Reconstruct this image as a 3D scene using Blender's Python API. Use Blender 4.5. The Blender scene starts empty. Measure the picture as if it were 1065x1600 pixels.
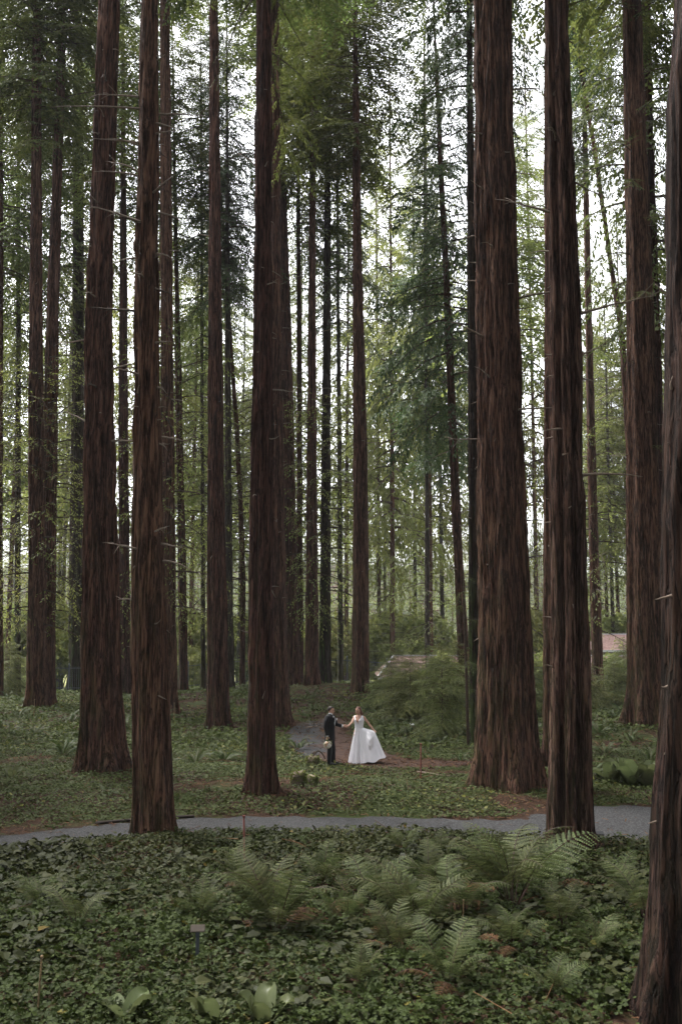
import bpy, math, random
import numpy as np
from mathutils import Vector, Matrix
R = math.radians
SC = bpy.context.scene
COL = SC.collection

# ------------------------------------------------------------------ camera
F = 1555.0                      # focal length in photograph pixels (35 mm lens on a 36 mm tall frame)
CH = 4.0
TH = math.atan(185.0 / F)
cam_d = bpy.data.cameras.new('camera')
cam_d.sensor_fit = 'VERTICAL'; cam_d.sensor_height = 36.0; cam_d.lens = 36.0 * F / 1600
cam_d.clip_start = 0.1; cam_d.clip_end = 3000
cam_d.dof.use_dof = True; cam_d.dof.focus_distance = 30.0; cam_d.dof.aperture_fstop = 2.8
cam = bpy.data.objects.new('camera', cam_d); COL.objects.link(cam)
cam.location = (0, 0, CH); cam.rotation_euler = (R(90) + TH, 0, 0)
SC.camera = cam
SC.render.resolution_x = 681; SC.render.resolution_y = 1024

# ------------------------------------------------------------------ sky and sun (overcast)
SUN_EL, SUN_AZ = R(60), R(-50)
W = bpy.data.worlds.new('World'); SC.world = W; W.use_nodes = True
wn = W.node_tree.nodes; wl = W.node_tree.links; wn.clear()
sky = wn.new('ShaderNodeTexSky'); sky.sky_type = 'NISHITA'; sky.sun_disc = False
sky.sun_elevation = SUN_EL; sky.sun_rotation = SUN_AZ; sky.dust_density = 4.0; sky.air_density = 1.0; sky.ozone_density = 1.0
hs = wn.new('ShaderNodeHueSaturation'); hs.inputs['Saturation'].default_value = 0.16; hs.inputs['Value'].default_value = 1.0
bg = wn.new('ShaderNodeBackground'); bg.inputs['Strength'].default_value = 0.15
wo = wn.new('ShaderNodeOutputWorld')
wl.new(sky.outputs[0], hs.inputs['Color']); wl.new(hs.outputs[0], bg.inputs['Color']); wl.new(bg.outputs[0], wo.inputs['Surface'])
sd = bpy.data.lights.new('sun', 'SUN'); sd.energy = 1.5; sd.angle = R(25); sd.color = (1.0, 0.96, 0.90)
sun = bpy.data.objects.new('sun', sd); COL.objects.link(sun)
# direction towards the sun: high, ahead and to the left, behind thick cloud
sdir = Vector((math.sin(SUN_AZ) * math.cos(SUN_EL), math.cos(SUN_AZ) * math.cos(SUN_EL), math.sin(SUN_EL)))
sun.rotation_euler = sdir.to_track_quat('Z', 'Y').to_euler(); sun.location = (-20, -30, 60)
SC.view_settings.view_transform = 'Standard'; SC.view_settings.look = 'None'
SC.view_settings.gamma = 1.0; SC.view_settings.use_curve_mapping = False
SC.view_settings.exposure = 2.25
SC.cycles.max_bounces = 6; SC.cycles.diffuse_bounces = 3; SC.cycles.transmission_bounces = 4
SC.cycles.volume_bounces = 0; SC.cycles.use_denoising = True
SC.cycles.volume_step_rate = 1.0

# ------------------------------------------------------------------ helpers
def unproj(px, py, d):
    """world point at distance d (along y) behind photograph pixel px, py"""
    u = (px - 532.5) / F; v = (800 - py) / F
    dy = math.cos(TH) - v * math.sin(TH); dz = math.sin(TH) + v * math.cos(TH)
    return np.array([u * d / dy, d, CH + dz * d / dy])

def hash3(i, j, k, s):
    n = (i * 374761393 + j * 668265263 + k * 2147483647 + s * 1274126177) & 0xffffffff
    n = ((n ^ (n >> 13)) * 1274126177) & 0xffffffff
    n = ((n ^ (n >> 15)) * 2246822519) & 0xffffffff
    return ((n ^ (n >> 16)) & 0xffff) / 65535.0

def vnoise(x, y, z=None, seed=0):
    x = np.asarray(x, float); y = np.asarray(y, float)
    z = np.zeros_like(x) if z is None else np.asarray(z, float) + np.zeros_like(x)
    xi = np.floor(x).astype(np.int64); yi = np.floor(y).astype(np.int64); zi = np.floor(z).astype(np.int64)
    fx = x - xi; fy = y - yi; fz = z - zi
    fx = fx * fx * (3 - 2 * fx); fy = fy * fy * (3 - 2 * fy); fz = fz * fz * (3 - 2 * fz)
    r = 0
    for a in (0, 1):
        for b in (0, 1):
            for c in (0, 1):
                w = (fx if a else 1 - fx) * (fy if b else 1 - fy) * (fz if c else 1 - fz)
                r = r + w * hash3(xi + a, yi + b, zi + c, seed)
    return r            # 0..1

def sstep(a, b, x):
    t = np.clip((np.asarray(x, float) - a) / (b - a), 0, 1); return t * t * (3 - 2 * t)

def mesh(name, V, Fc, mats=(), smooth=False, tint=None, midx=None):
    """Fc: (n,k) array, or list of face index lists"""
    V = np.asarray(V, np.float32).reshape(-1, 3)
    me = bpy.data.meshes.new(name)
    if isinstance(Fc, np.ndarray):
        n, k = Fc.shape
        me.vertices.add(len(V)); me.vertices.foreach_set('co', V.ravel())
        me.loops.add(n * k); me.loops.foreach_set('vertex_index', Fc.astype(np.int32).ravel())
        me.polygons.add(n); me.polygons.foreach_set('loop_start', np.arange(n, dtype=np.int32) * k)
        me.update(calc_edges=True)
    else:
        me.from_pydata([tuple(map(float, v)) for v in V], [], [tuple(map(int, f)) for f in Fc]); n = len(Fc)
    for m in mats: me.materials.append(m)
    me.polygons.foreach_set('use_smooth', np.full(len(me.polygons), bool(smooth)))
    if tint is not None:
        a = me.attributes.new('tint', 'FLOAT', 'FACE'); a.data.foreach_set('value', np.asarray(tint, np.float32))
    if midx is not None: me.polygons.foreach_set('material_index', np.asarray(midx, np.int32))
    me.update(); return me

def obj(name, me, parent=None, loc=None, label=None, cat=None, group=None, kind=None):
    o = bpy.data.objects.new(name, me); COL.objects.link(o)
    if parent is not None: o.parent = parent
    if loc is not None: o.location = tuple(map(float, loc))
    if label: o['label'] = label
    if cat: o['category'] = cat
    if group: o['group'] = group
    if kind: o['kind'] = kind
    return o

def empty(name, loc, label, cat, group=None, rz=0.0):
    o = obj(name, None, None, loc, label, cat, group); o.rotation_euler = (0, 0, rz); o.empty_display_size = 0.2; return o

class MB:
    """collects simple shapes into one mesh"""
    def __init__(s): s.v = []; s.f = []; s.m = []
    def add(s, V, Fc, m=0):
        o = len(s.v); s.v += [tuple(map(float, p)) for p in V]
        for f in Fc: s.f.append(tuple(int(i) + o for i in f)); s.m.append(m)
        return s
    def box(s, a, b, m=0, rot=0, bev=0.0):
        x0, y0, z0 = a; x1, y1, z1 = b
        c = np.array([[x0,y0,z0],[x1,y0,z0],[x1,y1,z0],[x0,y1,z0],[x0,y0,z1],[x1,y0,z1],[x1,y1,z1],[x0,y1,z1]], float)
        return s.add(c, [(0,3,2,1),(4,5,6,7),(0,1,5,4),(1,2,6,5),(2,3,7,6),(3,0,4,7)], m)
    def tube(s, pts, rad, seg=8, m=0, cap=True, squash=None):
        pts = np.array(pts, float); n = len(pts)
        rad = np.full(n, rad, float) if np.isscalar(rad) else np.array(rad, float)
        T = np.gradient(pts, axis=0); T /= np.linalg.norm(T, axis=1)[:, None] + 1e-9
        up = np.array([0, 0, 1.0]) if abs(T[0][2]) < 0.9 else np.array([1.0, 0, 0])
        V = []
        a = np.linspace(0, 2 * math.pi, seg, endpoint=False)
        P, Rr = list(pts), list(rad); TT = list(T)
        if cap:
            P = [pts[0] - T[0] * rad[0] * .6] + P + [pts[-1] + T[-1] * rad[-1] * .6]
            Rr = [rad[0] * .55] + Rr + [rad[-1] * .55]; TT = [T[0]] + TT + [T[-1]]
        prev = None
        for p, r, t in zip(P, Rr, TT):
            b = up if prev is None else prev
            x = b - t * np.dot(b, t); x /= np.linalg.norm(x) + 1e-9; prev = x
            y = np.cross(t, x)
            for q in a: V.append(p + r * (math.cos(q) * x + math.sin(q) * y))
        Fs = []
        N = len(P)
        for i in range(N - 1):
            for j in range(seg):
                k = (j + 1) % seg
                Fs.append((i*seg+j, i*seg+k, (i+1)*seg+k, (i+1)*seg+j))
        Fs.append(tuple(range(seg))[::-1]); Fs.append(tuple((N-1)*seg + j for j in range(seg)))
        return s.add(V, Fs, m)
    def loft(s, rings, seg=20, ang=0.0, m=0, cap=True, flip=1):
        """rings: (x,y,z,rx,ry) stacked, each ellipse turned by ang"""
        V = []; ca, sa = math.cos(ang), math.sin(ang)
        for (x, y, z, rx, ry) in rings:
            for j in range(seg):
                q = 2 * math.pi * j / seg; ex, ey = rx * math.cos(q), ry * math.sin(q)
                V.append((x + ex * ca - ey * sa, y + ex * sa + ey * ca, z))
        N = len(rings); Fs = []
        for i in range(N - 1):
            for j in range(seg):
                k = (j + 1) % seg; Fs.append((i*seg+j, i*seg+k, (i+1)*seg+k, (i+1)*seg+j))
        if cap: Fs.append(tuple(range(seg))[::-1]); Fs.append(tuple((N-1)*seg + j for j in range(seg)))
        return s.add(V, Fs, m)
    def ball(s, c, r, m=0, seg=12, rings=8, rot=None):
        r = np.array([r, r, r] if np.isscalar(r) else r, float); V = []
        for i in range(1, rings):
            t = math.pi * i / rings
            for j in range(seg):
                q = 2 * math.pi * j / seg
                V.append([math.sin(t)*math.cos(q)*r[0], math.sin(t)*math.sin(q)*r[1], math.cos(t)*r[2]])
        V += [[0, 0, r[2]], [0, 0, -r[2]]]
        V = np.array(V)
        if rot is not None: V = V @ np.array(rot).T
        V = V + np.array(c)
        Fs = []; M = rings - 1
        for i in range(M - 1):
            for j in range(seg):
                k = (j + 1) % seg; Fs.append((i*seg+j, (i+1)*seg+j, (i+1)*seg+k, i*seg+k))
        t, b = M*seg, M*seg+1
        for j in range(seg):
            k = (j + 1) % seg; Fs.append((t, j, k)); Fs.append((b, (M-1)*seg+k, (M-1)*seg+j))
        return s.add(V, Fs, m)
    def build(s, name, mats, parent=None, smooth=True, **kw):
        if not isinstance(mats, (list, tuple)): mats = [mats]
        me = mesh(name, s.v, s.f, mats, smooth, midx=s.m)
        return obj(name, me, parent, **kw)

# ------------------------------------------------------------------ materials
class NT:
    def __init__(s, name):
        s.mat = bpy.data.materials.new(name); s.mat.use_nodes = True
        s.t = s.mat.node_tree; s.t.nodes.clear(); s.out = s.n('ShaderNodeOutputMaterial')
    def n(s, typ, **kw):
        nd = s.t.nodes.new(typ)
        for k, v in kw.items(): setattr(nd, k, v)
        return nd
    def l(s, a, b): s.t.links.new(a, b)
    def coord(s, scale=(1, 1, 1), kind='Object', rnd=False):
        tc = s.n('ShaderNodeTexCoord'); mp = s.n('ShaderNodeMapping'); mp.inputs['Scale'].default_value = scale
        s.l(tc.outputs[kind], mp.inputs['Vector'])
        if rnd:
            oi = s.n('ShaderNodeObjectInfo'); mu = s.n('ShaderNodeMath', operation='MULTIPLY'); mu.inputs[1].default_value = 57.0
            s.l(oi.outputs['Random'], mu.inputs[0]); s.l(mu.outputs[0], mp.inputs['Location'])
        return mp.outputs[0]
    def noise(s, vec, scale=1.0, detail=4, rough=0.55, dist=0.0):
        nd = s.n('ShaderNodeTexNoise'); nd.inputs['Scale'].default_value = scale; nd.inputs['Detail'].default_value = detail
        nd.inputs['Roughness'].default_value = rough; nd.inputs['Distortion'].default_value = dist
        s.l(vec, nd.inputs['Vector']); return nd.outputs['Fac']
    def ramp(s, fac, stops):
        nd = s.n('ShaderNodeValToRGB'); e = nd.color_ramp.elements
        while len(e) < len(stops): e.new(0.5)
        for q, (p, c) in zip(e, stops): q.position = p; q.color = (c[0], c[1], c[2], 1)
        s.l(fac, nd.inputs[0]); return nd.outputs[0]
    def mix(s, fac, a, b, mode='MIX'):
        nd = s.n('ShaderNodeMix', data_type='RGBA', blend_type=mode)
        for v, i in ((fac, 0), (a, 6), (b, 7)):
            if isinstance(v, (int, float)): nd.inputs[i].default_value = v
            elif isinstance(v, tuple): nd.inputs[i].default_value = (v[0], v[1], v[2], 1)
            else: s.l(v, nd.inputs[i])
        return nd.outputs[2]
    def math(s, op, a, b=0.0, clamp=False):
        nd = s.n('ShaderNodeMath', operation=op); nd.use_clamp = clamp
        for v, i in ((a, 0), (b, 1)):
            if isinstance(v, (int, float)): nd.inputs[i].default_value = v
            else: s.l(v, nd.inputs[i])
        return nd.outputs[0]
    def pbr(s, color, rough=0.7, bump=None, bstr=0.5, bdist=0.02, spec=0.3, transl=0.0, sheen=0.0, metal=0.0):
        p = s.n('ShaderNodeBsdfPrincipled'); p.inputs['Roughness'].default_value = rough
        p.inputs['Specular IOR Level'].default_value = spec; p.inputs['Metallic'].default_value = metal
        if sheen: p.inputs['Sheen Weight'].default_value = sheen
        if isinstance(color, tuple): p.inputs['Base Color'].default_value = (*color, 1)
        else: s.l(color, p.inputs['Base Color'])
        if bump is not None:
            b = s.n('ShaderNodeBump'); b.inputs['Strength'].default_value = bstr; b.inputs['Distance'].default_value = bdist
            s.l(bump, b.inputs['Height']); s.l(b.outputs[0], p.inputs['Normal'])
        o = p.outputs[0]
        if transl:
            t = s.n('ShaderNodeBsdfTranslucent'); m = s.n('ShaderNodeMixShader'); m.inputs[0].default_value = transl
            if isinstance(color, tuple): t.inputs[0].default_value = (*color, 1)
            else: s.l(color, t.inputs[0])
            s.l(o, m.inputs[1]); s.l(t.outputs[0], m.inputs[2]); o = m.outputs[0]
        s.l(o, s.out.inputs['Surface']); return s.mat

def plain(name, col, rough=0.6, var=0.12, scale=20, **kw):
    m = NT(name); v = m.coord(); n = m.noise(v, scale, 4)
    a = tuple(c * (1 - var) for c in col); b = tuple(min(1, c * (1 + var)) for c in col)
    return m.pbr(m.ramp(n, [(0.3, a), (0.7, b)]), rough, bump=n, bstr=0.15, bdist=0.005, **kw)

def leafmat(name, stops, transl=0.3, rough=0.55, spec=0.25, hue=0.02, patch=None):
    m = NT(name)
    at = m.n('ShaderNodeAttribute', attribute_type='GEOMETRY', attribute_name='tint')
    c = m.ramp(at.outputs['Fac'], stops)
    if patch:
        v = m.coord(); n = m.noise(v, patch[0], 3, 0.6); c = m.mix(m.ramp(n, [(0.42, (0, 0, 0)), (0.62, (1, 1, 1))]), c, patch[1], 'MULTIPLY')
    oi = m.n('ShaderNodeObjectInfo'); h = m.n('ShaderNodeHueSaturation')
    m.l(c, h.inputs['Color'])
    r = m.math('ADD', m.math('MULTIPLY', oi.outputs['Random'], hue * 2), 0.5 - hue)
    m.l(r, h.inputs['Hue'])
    r2 = m.math('ADD', m.math('MULTIPLY', oi.outputs['Random'], 0.4), 0.8); m.l(r2, h.inputs['Value'])
    return m.pbr(h.outputs[0], rough, transl=transl, spec=spec)

def barkmat(name, dark, mid, light, moss=0.5, mossc=(0.055, 0.06, 0.018), vs=1.0):
    m = NT(name)
    v = m.coord((9 * vs, 9 * vs, 0.8 * vs), rnd=True); n1 = m.noise(v, 1.0, 7, 0.64, 0.45)
    v2 = m.coord((30 * vs, 30 * vs, 3.0 * vs), rnd=True); n2 = m.noise(v2, 1.0, 6, 0.6, 0.5)
    v3 = m.coord((0.8, 0.8, 0.35), rnd=True); n3 = m.noise(v3, 1.0, 3)
    h = m.math('ADD', m.math('MULTIPLY', n1, 0.65), m.math('MULTIPLY', n2, 0.35))
    c = m.ramp(h, [(0.38, dark), (0.49, mid), (0.64, light)])
    v5 = m.coord((13 * vs, 13 * vs, 0.8 * vs), rnd=True); n5 = m.noise(v5, 1.0, 4, 0.58, 0.45)
    fur = m.math('SUBTRACT', 1.0, m.math('MULTIPLY', m.math('ABSOLUTE', m.math('SUBTRACT', n5, 0.5)), 16.0), True)
    c = m.mix(m.math('MULTIPLY', fur, 0.8), c, tuple(q * 0.4 for q in dark))
    h = m.math('SUBTRACT', h, m.math('MULTIPLY', fur, 0.6))
    oi = m.n('ShaderNodeObjectInfo'); hv = m.n('ShaderNodeHueSaturation'); m.l(c, hv.inputs['Color'])
    m.l(m.math('ADD', m.math('MULTIPLY', oi.outputs['Random'], 0.5), 0.75), hv.inputs['Value']); m.l(m.math('ADD', m.math('MULTIPLY', oi.outputs['Random'], 0.02), 0.49), hv.inputs['Hue']); c = hv.outputs[0]
    c = m.mix(m.math('MULTIPLY', n3, 0.9), c, (0.5, 0.45, 0.45), 'MULTIPLY')
    # moss grows low on the stem and on its left side
    tc = m.n('ShaderNodeTexCoord'); sx = m.n('ShaderNodeSeparateXYZ'); m.l(tc.outputs['Object'], sx.inputs[0])
    ge = m.n('ShaderNodeNewGeometry'); sn = m.n('ShaderNodeSeparateXYZ'); m.l(ge.outputs['Normal'], sn.inputs[0])
    low = m.math('SUBTRACT', 1.0, m.math('DIVIDE', sx.outputs[2], 9.0), True)
    side = m.math('ADD', m.math('MULTIPLY', sn.outputs[0], -0.45), 0.5, True)
    v4 = m.coord((5, 5, 1.1), rnd=True); n4 = m.noise(v4, 1.0, 6, 0.65)
    f = m.math('MULTIPLY', m.math('MULTIPLY', low, side), moss * 2.2)
    f = m.math('MULTIPLY', f, m.math('MULTIPLY', m.math('SUBTRACT', n4, 0.42), 6.0, True), True)
    c = m.mix(f, c, mossc)
    return m.pbr(c, 0.9, bump=h, bstr=1.0, bdist=0.09, spec=0.15)

M = {}
M['bark'] = barkmat('redwood_bark', (0.024, 0.012, 0.0085), (0.115, 0.056, 0.039), (0.225, 0.122, 0.085), 0.28)
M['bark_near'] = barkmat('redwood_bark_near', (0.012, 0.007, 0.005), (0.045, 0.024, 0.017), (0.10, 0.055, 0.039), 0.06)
M['bark_pale'] = barkmat('stringy_bark', (0.03, 0.016, 0.011), (0.13, 0.073, 0.052), (0.26, 0.16, 0.118), 0.2)
M['bark_moss'] = barkmat('mossy_bark', (0.015, 0.010, 0.007), (0.048, 0.033, 0.024), (0.10, 0.075, 0.055), 1.0, (0.045, 0.06, 0.018))
M['bark_grey'] = barkmat('grey_bark', (0.03, 0.025, 0.02), (0.08, 0.065, 0.052), (0.16, 0.135, 0.11), 0.5)
M['dead'] = plain('dead_branch_wood', (0.17, 0.13, 0.10), 0.85, 0.35, 30)
M['twig'] = plain('twig_wood', (0.05, 0.033, 0.022), 0.85, 0.3, 20)
M['needle'] = leafmat('redwood_needles', [(0.0, (0.038, 0.052, 0.014)), (0.5, (0.085, 0.106, 0.028)), (1.0, (0.14, 0.16, 0.045))], 0.55)
M['needle_blue'] = leafmat('hemlock_needles', [(0.0, (0.023, 0.038, 0.015)), (0.5, (0.052, 0.079, 0.029)), (1.0, (0.098, 0.126, 0.047))], 0.4)
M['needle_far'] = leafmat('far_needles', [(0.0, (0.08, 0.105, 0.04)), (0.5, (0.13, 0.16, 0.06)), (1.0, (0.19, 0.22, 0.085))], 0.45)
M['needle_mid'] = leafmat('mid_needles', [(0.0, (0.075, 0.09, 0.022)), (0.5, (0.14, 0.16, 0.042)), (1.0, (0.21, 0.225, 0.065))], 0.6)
M['sapling'] = leafmat('sapling_needles', [(0.0, (0.045, 0.055, 0.016)), (0.5, (0.12, 0.14, 0.042)), (1.0, (0.22, 0.24, 0.08))], 0.4)
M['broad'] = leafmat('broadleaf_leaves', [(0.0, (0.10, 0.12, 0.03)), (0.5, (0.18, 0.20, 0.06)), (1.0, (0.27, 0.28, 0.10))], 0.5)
M['ivy'] = leafmat('ground_ivy_leaves', [(0.0, (0.0140, 0.0187, 0.0049)), (0.45, (0.0308, 0.0368, 0.0085)), (0.9, (0.0542, 0.0576, 0.0134)), (1.0, (0.1151, 0.0823, 0.0134))], 0.2, 0.6, 0.16, 0.0)
M['clover'] = leafmat('clover_leaves', [(0.0, (0.0162, 0.0248, 0.0054)), (0.5, (0.0353, 0.0511, 0.0120)), (0.93, (0.0589, 0.0800, 0.0190)), (1.0, (0.1176, 0.1039, 0.0218))], 0.22, 0.65, 0.13, 0.0)
M['sorrel'] = leafmat('sorrel_leaves', [(0.0, (0.0280, 0.0384, 0.0112)), (0.5, (0.0624, 0.0800, 0.0240)), (0.93, (0.1000, 0.1200, 0.0360)), (1.0, (0.1360, 0.1200, 0.0320))], 0.25, 0.62, 0.15, 0.0)
M['fern'] = leafmat('fern_pinnae', [(0.0, (0.0299, 0.0396, 0.0123)), (0.5, (0.0704, 0.0862, 0.0299)), (1.0, (0.1276, 0.1452, 0.0546))], 0.3, 0.6, 0.2, 0.02)
M['swordfern'] = leafmat('sword_fern_pinnae', [(0.0, (0.025, 0.042, 0.012)), (0.5, (0.05, 0.078, 0.022)), (1.0, (0.09, 0.12, 0.035))], 0.3, 0.5, 0.3, 0.02)
M['bigleaf'] = leafmat('big_leaf_blades', [(0.0, (0.095, 0.115, 0.045)), (1.0, (0.155, 0.18, 0.08))], 0.35, 0.45, 0.35, 0.015)
M['litter'] = leafmat('fallen_needles', [(0.0, (0.035, 0.018, 0.010)), (0.6, (0.091, 0.044, 0.024)), (1.0, (0.154, 0.088, 0.043))], 0.1, 0.8, 0.1, 0.0)
M['rachis'] = plain('fern_stalk', (0.075, 0.05, 0.02), 0.6, 0.2)
M['rachis_dark'] = plain('dark_fern_stalk', (0.035, 0.016, 0.010), 0.6, 0.2)

def groundmat():
    m = NT('forest_floor'); v = m.coord()
    a = m.noise(v, 0.35, 5, 0.6); b = m.noise(v, 9.0, 6, 0.7); c3 = m.noise(v, 40.0, 4, 0.7)
    duff = m.ramp(b, [(0.3, (0.014, 0.009, 0.006)), (0.55, (0.045, 0.025, 0.016)), (0.75, (0.09, 0.048, 0.03))])
    green = m.ramp(c3, [(0.3, (0.02, 0.028, 0.008)), (0.7, (0.055, 0.07, 0.022))])
    c = m.mix(m.ramp(a, [(0.47, (0, 0, 0)), (0.58, (1, 1, 1))]), duff, green)
    h = m.math('ADD', b, m.math('MULTIPLY', c3, 0.5))
    return m.pbr(c, 0.95, bump=h, bstr=0.8, bdist=0.03, spec=0.1)
M['ground'] = groundmat()
def gravelmat(name, red):
    m = NT(name); v = m.coord(); vo = m.n('ShaderNodeTexVoronoi'); vo.inputs['Scale'].default_value = 45; m.l(v, vo.inputs['Vector'])
    b = m.noise(v, 3.0, 6, 0.7); a = m.noise(v, 0.7, 4, 0.6)
    hv = m.n('ShaderNodeSeparateColor'); m.l(vo.outputs['Color'], hv.inputs[0])
    g = m.ramp(hv.outputs[0], [(0.0, (0.022, 0.022, 0.023)), (0.6, (0.038, 0.038, 0.040)), (1.0, (0.09, 0.09, 0.092))])
    g = m.mix(m.math('MULTIPLY', b, 0.5), g, (0.6, 0.58, 0.56), 'MULTIPLY')
    rd = m.ramp(b, [(0.3, (0.03, 0.016, 0.012)), (0.7, (0.07, 0.04, 0.03))])
    sx = m.n('ShaderNodeSeparateXYZ'); m.l(v, sx.inputs[0])
    if red:   # needle litter lies thick except on a worn grey patch
        f = m.math('ADD', a, m.math('MULTIPLY', m.math('ADD', sx.outputs[0], 0.7), 0.45), True)
        c = m.mix(m.ramp(f, [(0.42, (0, 0, 0)), (0.6, (1, 1, 1))]), g, rd)
    else:
        sc = m.noise(v, 60, 3, 0.6); f = m.ramp(sc, [(0.64, (0, 0, 0)), (0.7, (1, 1, 1))])
        c = m.mix(m.math('MULTIPLY', f, 0.6), g, rd)
    return m.pbr(c, 0.95, bump=vo.outputs['Distance'], bstr=0.5, bdist=0.01, spec=0.2)
M['gravel'] = gravelmat('grey_gravel', False); M['gravel_red'] = gravelmat('littered_gravel', True)

# ------------------------------------------------------------------ terrain
def gp(px, py):                     # ground point on the flat part
    v = (800 - py) / F; u = (px - 532.5) / F
    dy = math.cos(TH) - v * math.sin(TH); dz = math.sin(TH) + v * math.cos(TH)
    t = CH / -dz; return np.array([u * t, dy * t])
def smooth_line(P, n=12):
    P = [np.array(p, float) for p in P]; out = []
    P = [2 * P[0] - P[1]] + P + [2 * P[-1] - P[-2]]
    for i in range(1, len(P) - 2):
        a, b, c, d = P[i-1], P[i], P[i+1], P[i+2]
        for k in range(n):
            t = k / n
            out.append(0.5 * ((2*b) + (-a + c)*t + (2*a - 5*b + 4*c - d)*t*t + (-a + 3*b - 3*c + d)*t**3))
    out.append(P[-2]); return np.array(out)
PATH1 = smooth_line([np.append(gp(px, py), w) for px, py, w in
    [(-420, 1352, .85), (-200, 1338, .85), (-60, 1327, .85), (60, 1313, .85), (150, 1303, .85), (260, 1294, .88), (380, 1289, .9), (500, 1289, .9), (620, 1290, .92),
     (740, 1294, .95), (850, 1296, 1.1), (920, 1290, 1.6), (980, 1286, 2.1), (1060, 1286, 2.1), (1200, 1290, 1.7), (1500, 1310, 1.6)]])
PATH2 = smooth_line([np.append(gp(px, py), w) for px, py, w in
    [(740, 1192, .5), (680, 1194, .9), (620, 1194, 1.1), (570, 1188, 1.35), (530, 1176, 1.5), (508, 1160, 1.35), (500, 1145, 1.2), (506, 1133, 1.0), (525, 1124, .7)]])
def pathdist(x, y, L):
    """signed distance outside the path edge (negative inside)"""
    x = np.asarray(x, float); y = np.asarray(y, float); best = np.full(x.shape, 1e9)
    for i in range(len(L) - 1):
        ax, ay, aw = L[i]; bx, by, bw = L[i+1]; dx, dy = bx - ax, by - ay
        t = np.clip(((x - ax) * dx + (y - ay) * dy) / (dx*dx + dy*dy + 1e-9), 0, 1)
        d = np.hypot(x - ax - t*dx, y - ay - t*dy) - (aw + (bw - aw) * t)
        best = np.minimum(best, d)
    return best
def gz(x, y):
    x = np.asarray(x, float); y = np.asarray(y, float)
    def g(cx, cy, sx, sy, h): return h * np.exp(-((x - cx) / sx) ** 2 - ((y - cy) / sy) ** 2)
    h = g(1.2, 24.6, 3.4, 1.6, .28) + g(-7, 26, 3.5, 2.5, .3) + g(6.5, 27, 2.5, 2.5, .2) + g(-3.0, 27.5, 2.5, 2.2, .15) + g(-1.5, 60, 9, 10, .75) + g(-14, 48, 8, 8, .3) + g(10, 40, 6, 8, .3)
    h = h + (vnoise(x * .35, y * .35, seed=3) - .5) * .22 + (vnoise(x * 1.3, y * 1.3, seed=4) - .5) * .06
    pd = np.minimum(pathdist(x, y, PATH1[::3]), pathdist(x, y, PATH2[::3]))
    h = h * sstep(0.1, 1.3, pd)
    h = h + 2.4 * (1 - sstep(0.5, 8.5, y)) * (y < 9)
    h = h - 3.0 * sstep(67, 75, y)
    far = sstep(170, 400, y) * 27 + sstep(420, 560, y) * 8
    h = h + far * (0.8 + 0.5 * vnoise(x / 90., y / 90., seed=8))
    return h
def gz1(x, y): return float(gz(np.array([x]), np.array([y]))[0])
def ground_at(px, py):
    """point where the view through the pixel meets the terrain (near part)"""
    p = gp(px, py)
    for _ in range(12):
        h = gz1(p[0], p[1]); v = (800 - py) / F; u = (px - 532.5) / F
        dy = math.cos(TH) - v * math.sin(TH); dz = math.sin(TH) + v * math.cos(TH)
        t = (CH - h) / -dz; p = .5 * p + .5 * np.array([u * t, dy * t])
    return np.array([p[0], p[1], gz1(p[0], p[1])])

def axis_samples(lo, hi, f0, f1, step, grow=1.09):
    a = list(np.arange(f0, f1, step)); s = step; x = f0
    while x > lo: s *= grow; x -= s; a.insert(0, x)
    s = step; x = a[-1]
    while x < hi: s *= grow; x += s; a.append(x)
    return np.array(a)
gx = axis_samples(-700, 700, -13, 13, .16); gy = axis_samples(-60, 1500, 9, 46, .2)
GX, GY = np.meshgrid(gx, gy); GZ = gz(GX.ravel(), GY.ravel())
V = np.stack([GX.ravel(), GY.ravel(), GZ], 1); nx, ny = len(gx), len(gy)
i = np.arange(ny - 1)[:, None] * nx + np.arange(nx - 1)[None, :]
Fq = np.stack([i, i + 1, i + nx + 1, i + nx], -1).reshape(-1, 4)
obj('ground', mesh('ground', V, Fq, [M['ground']], True), kind='structure')

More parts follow.
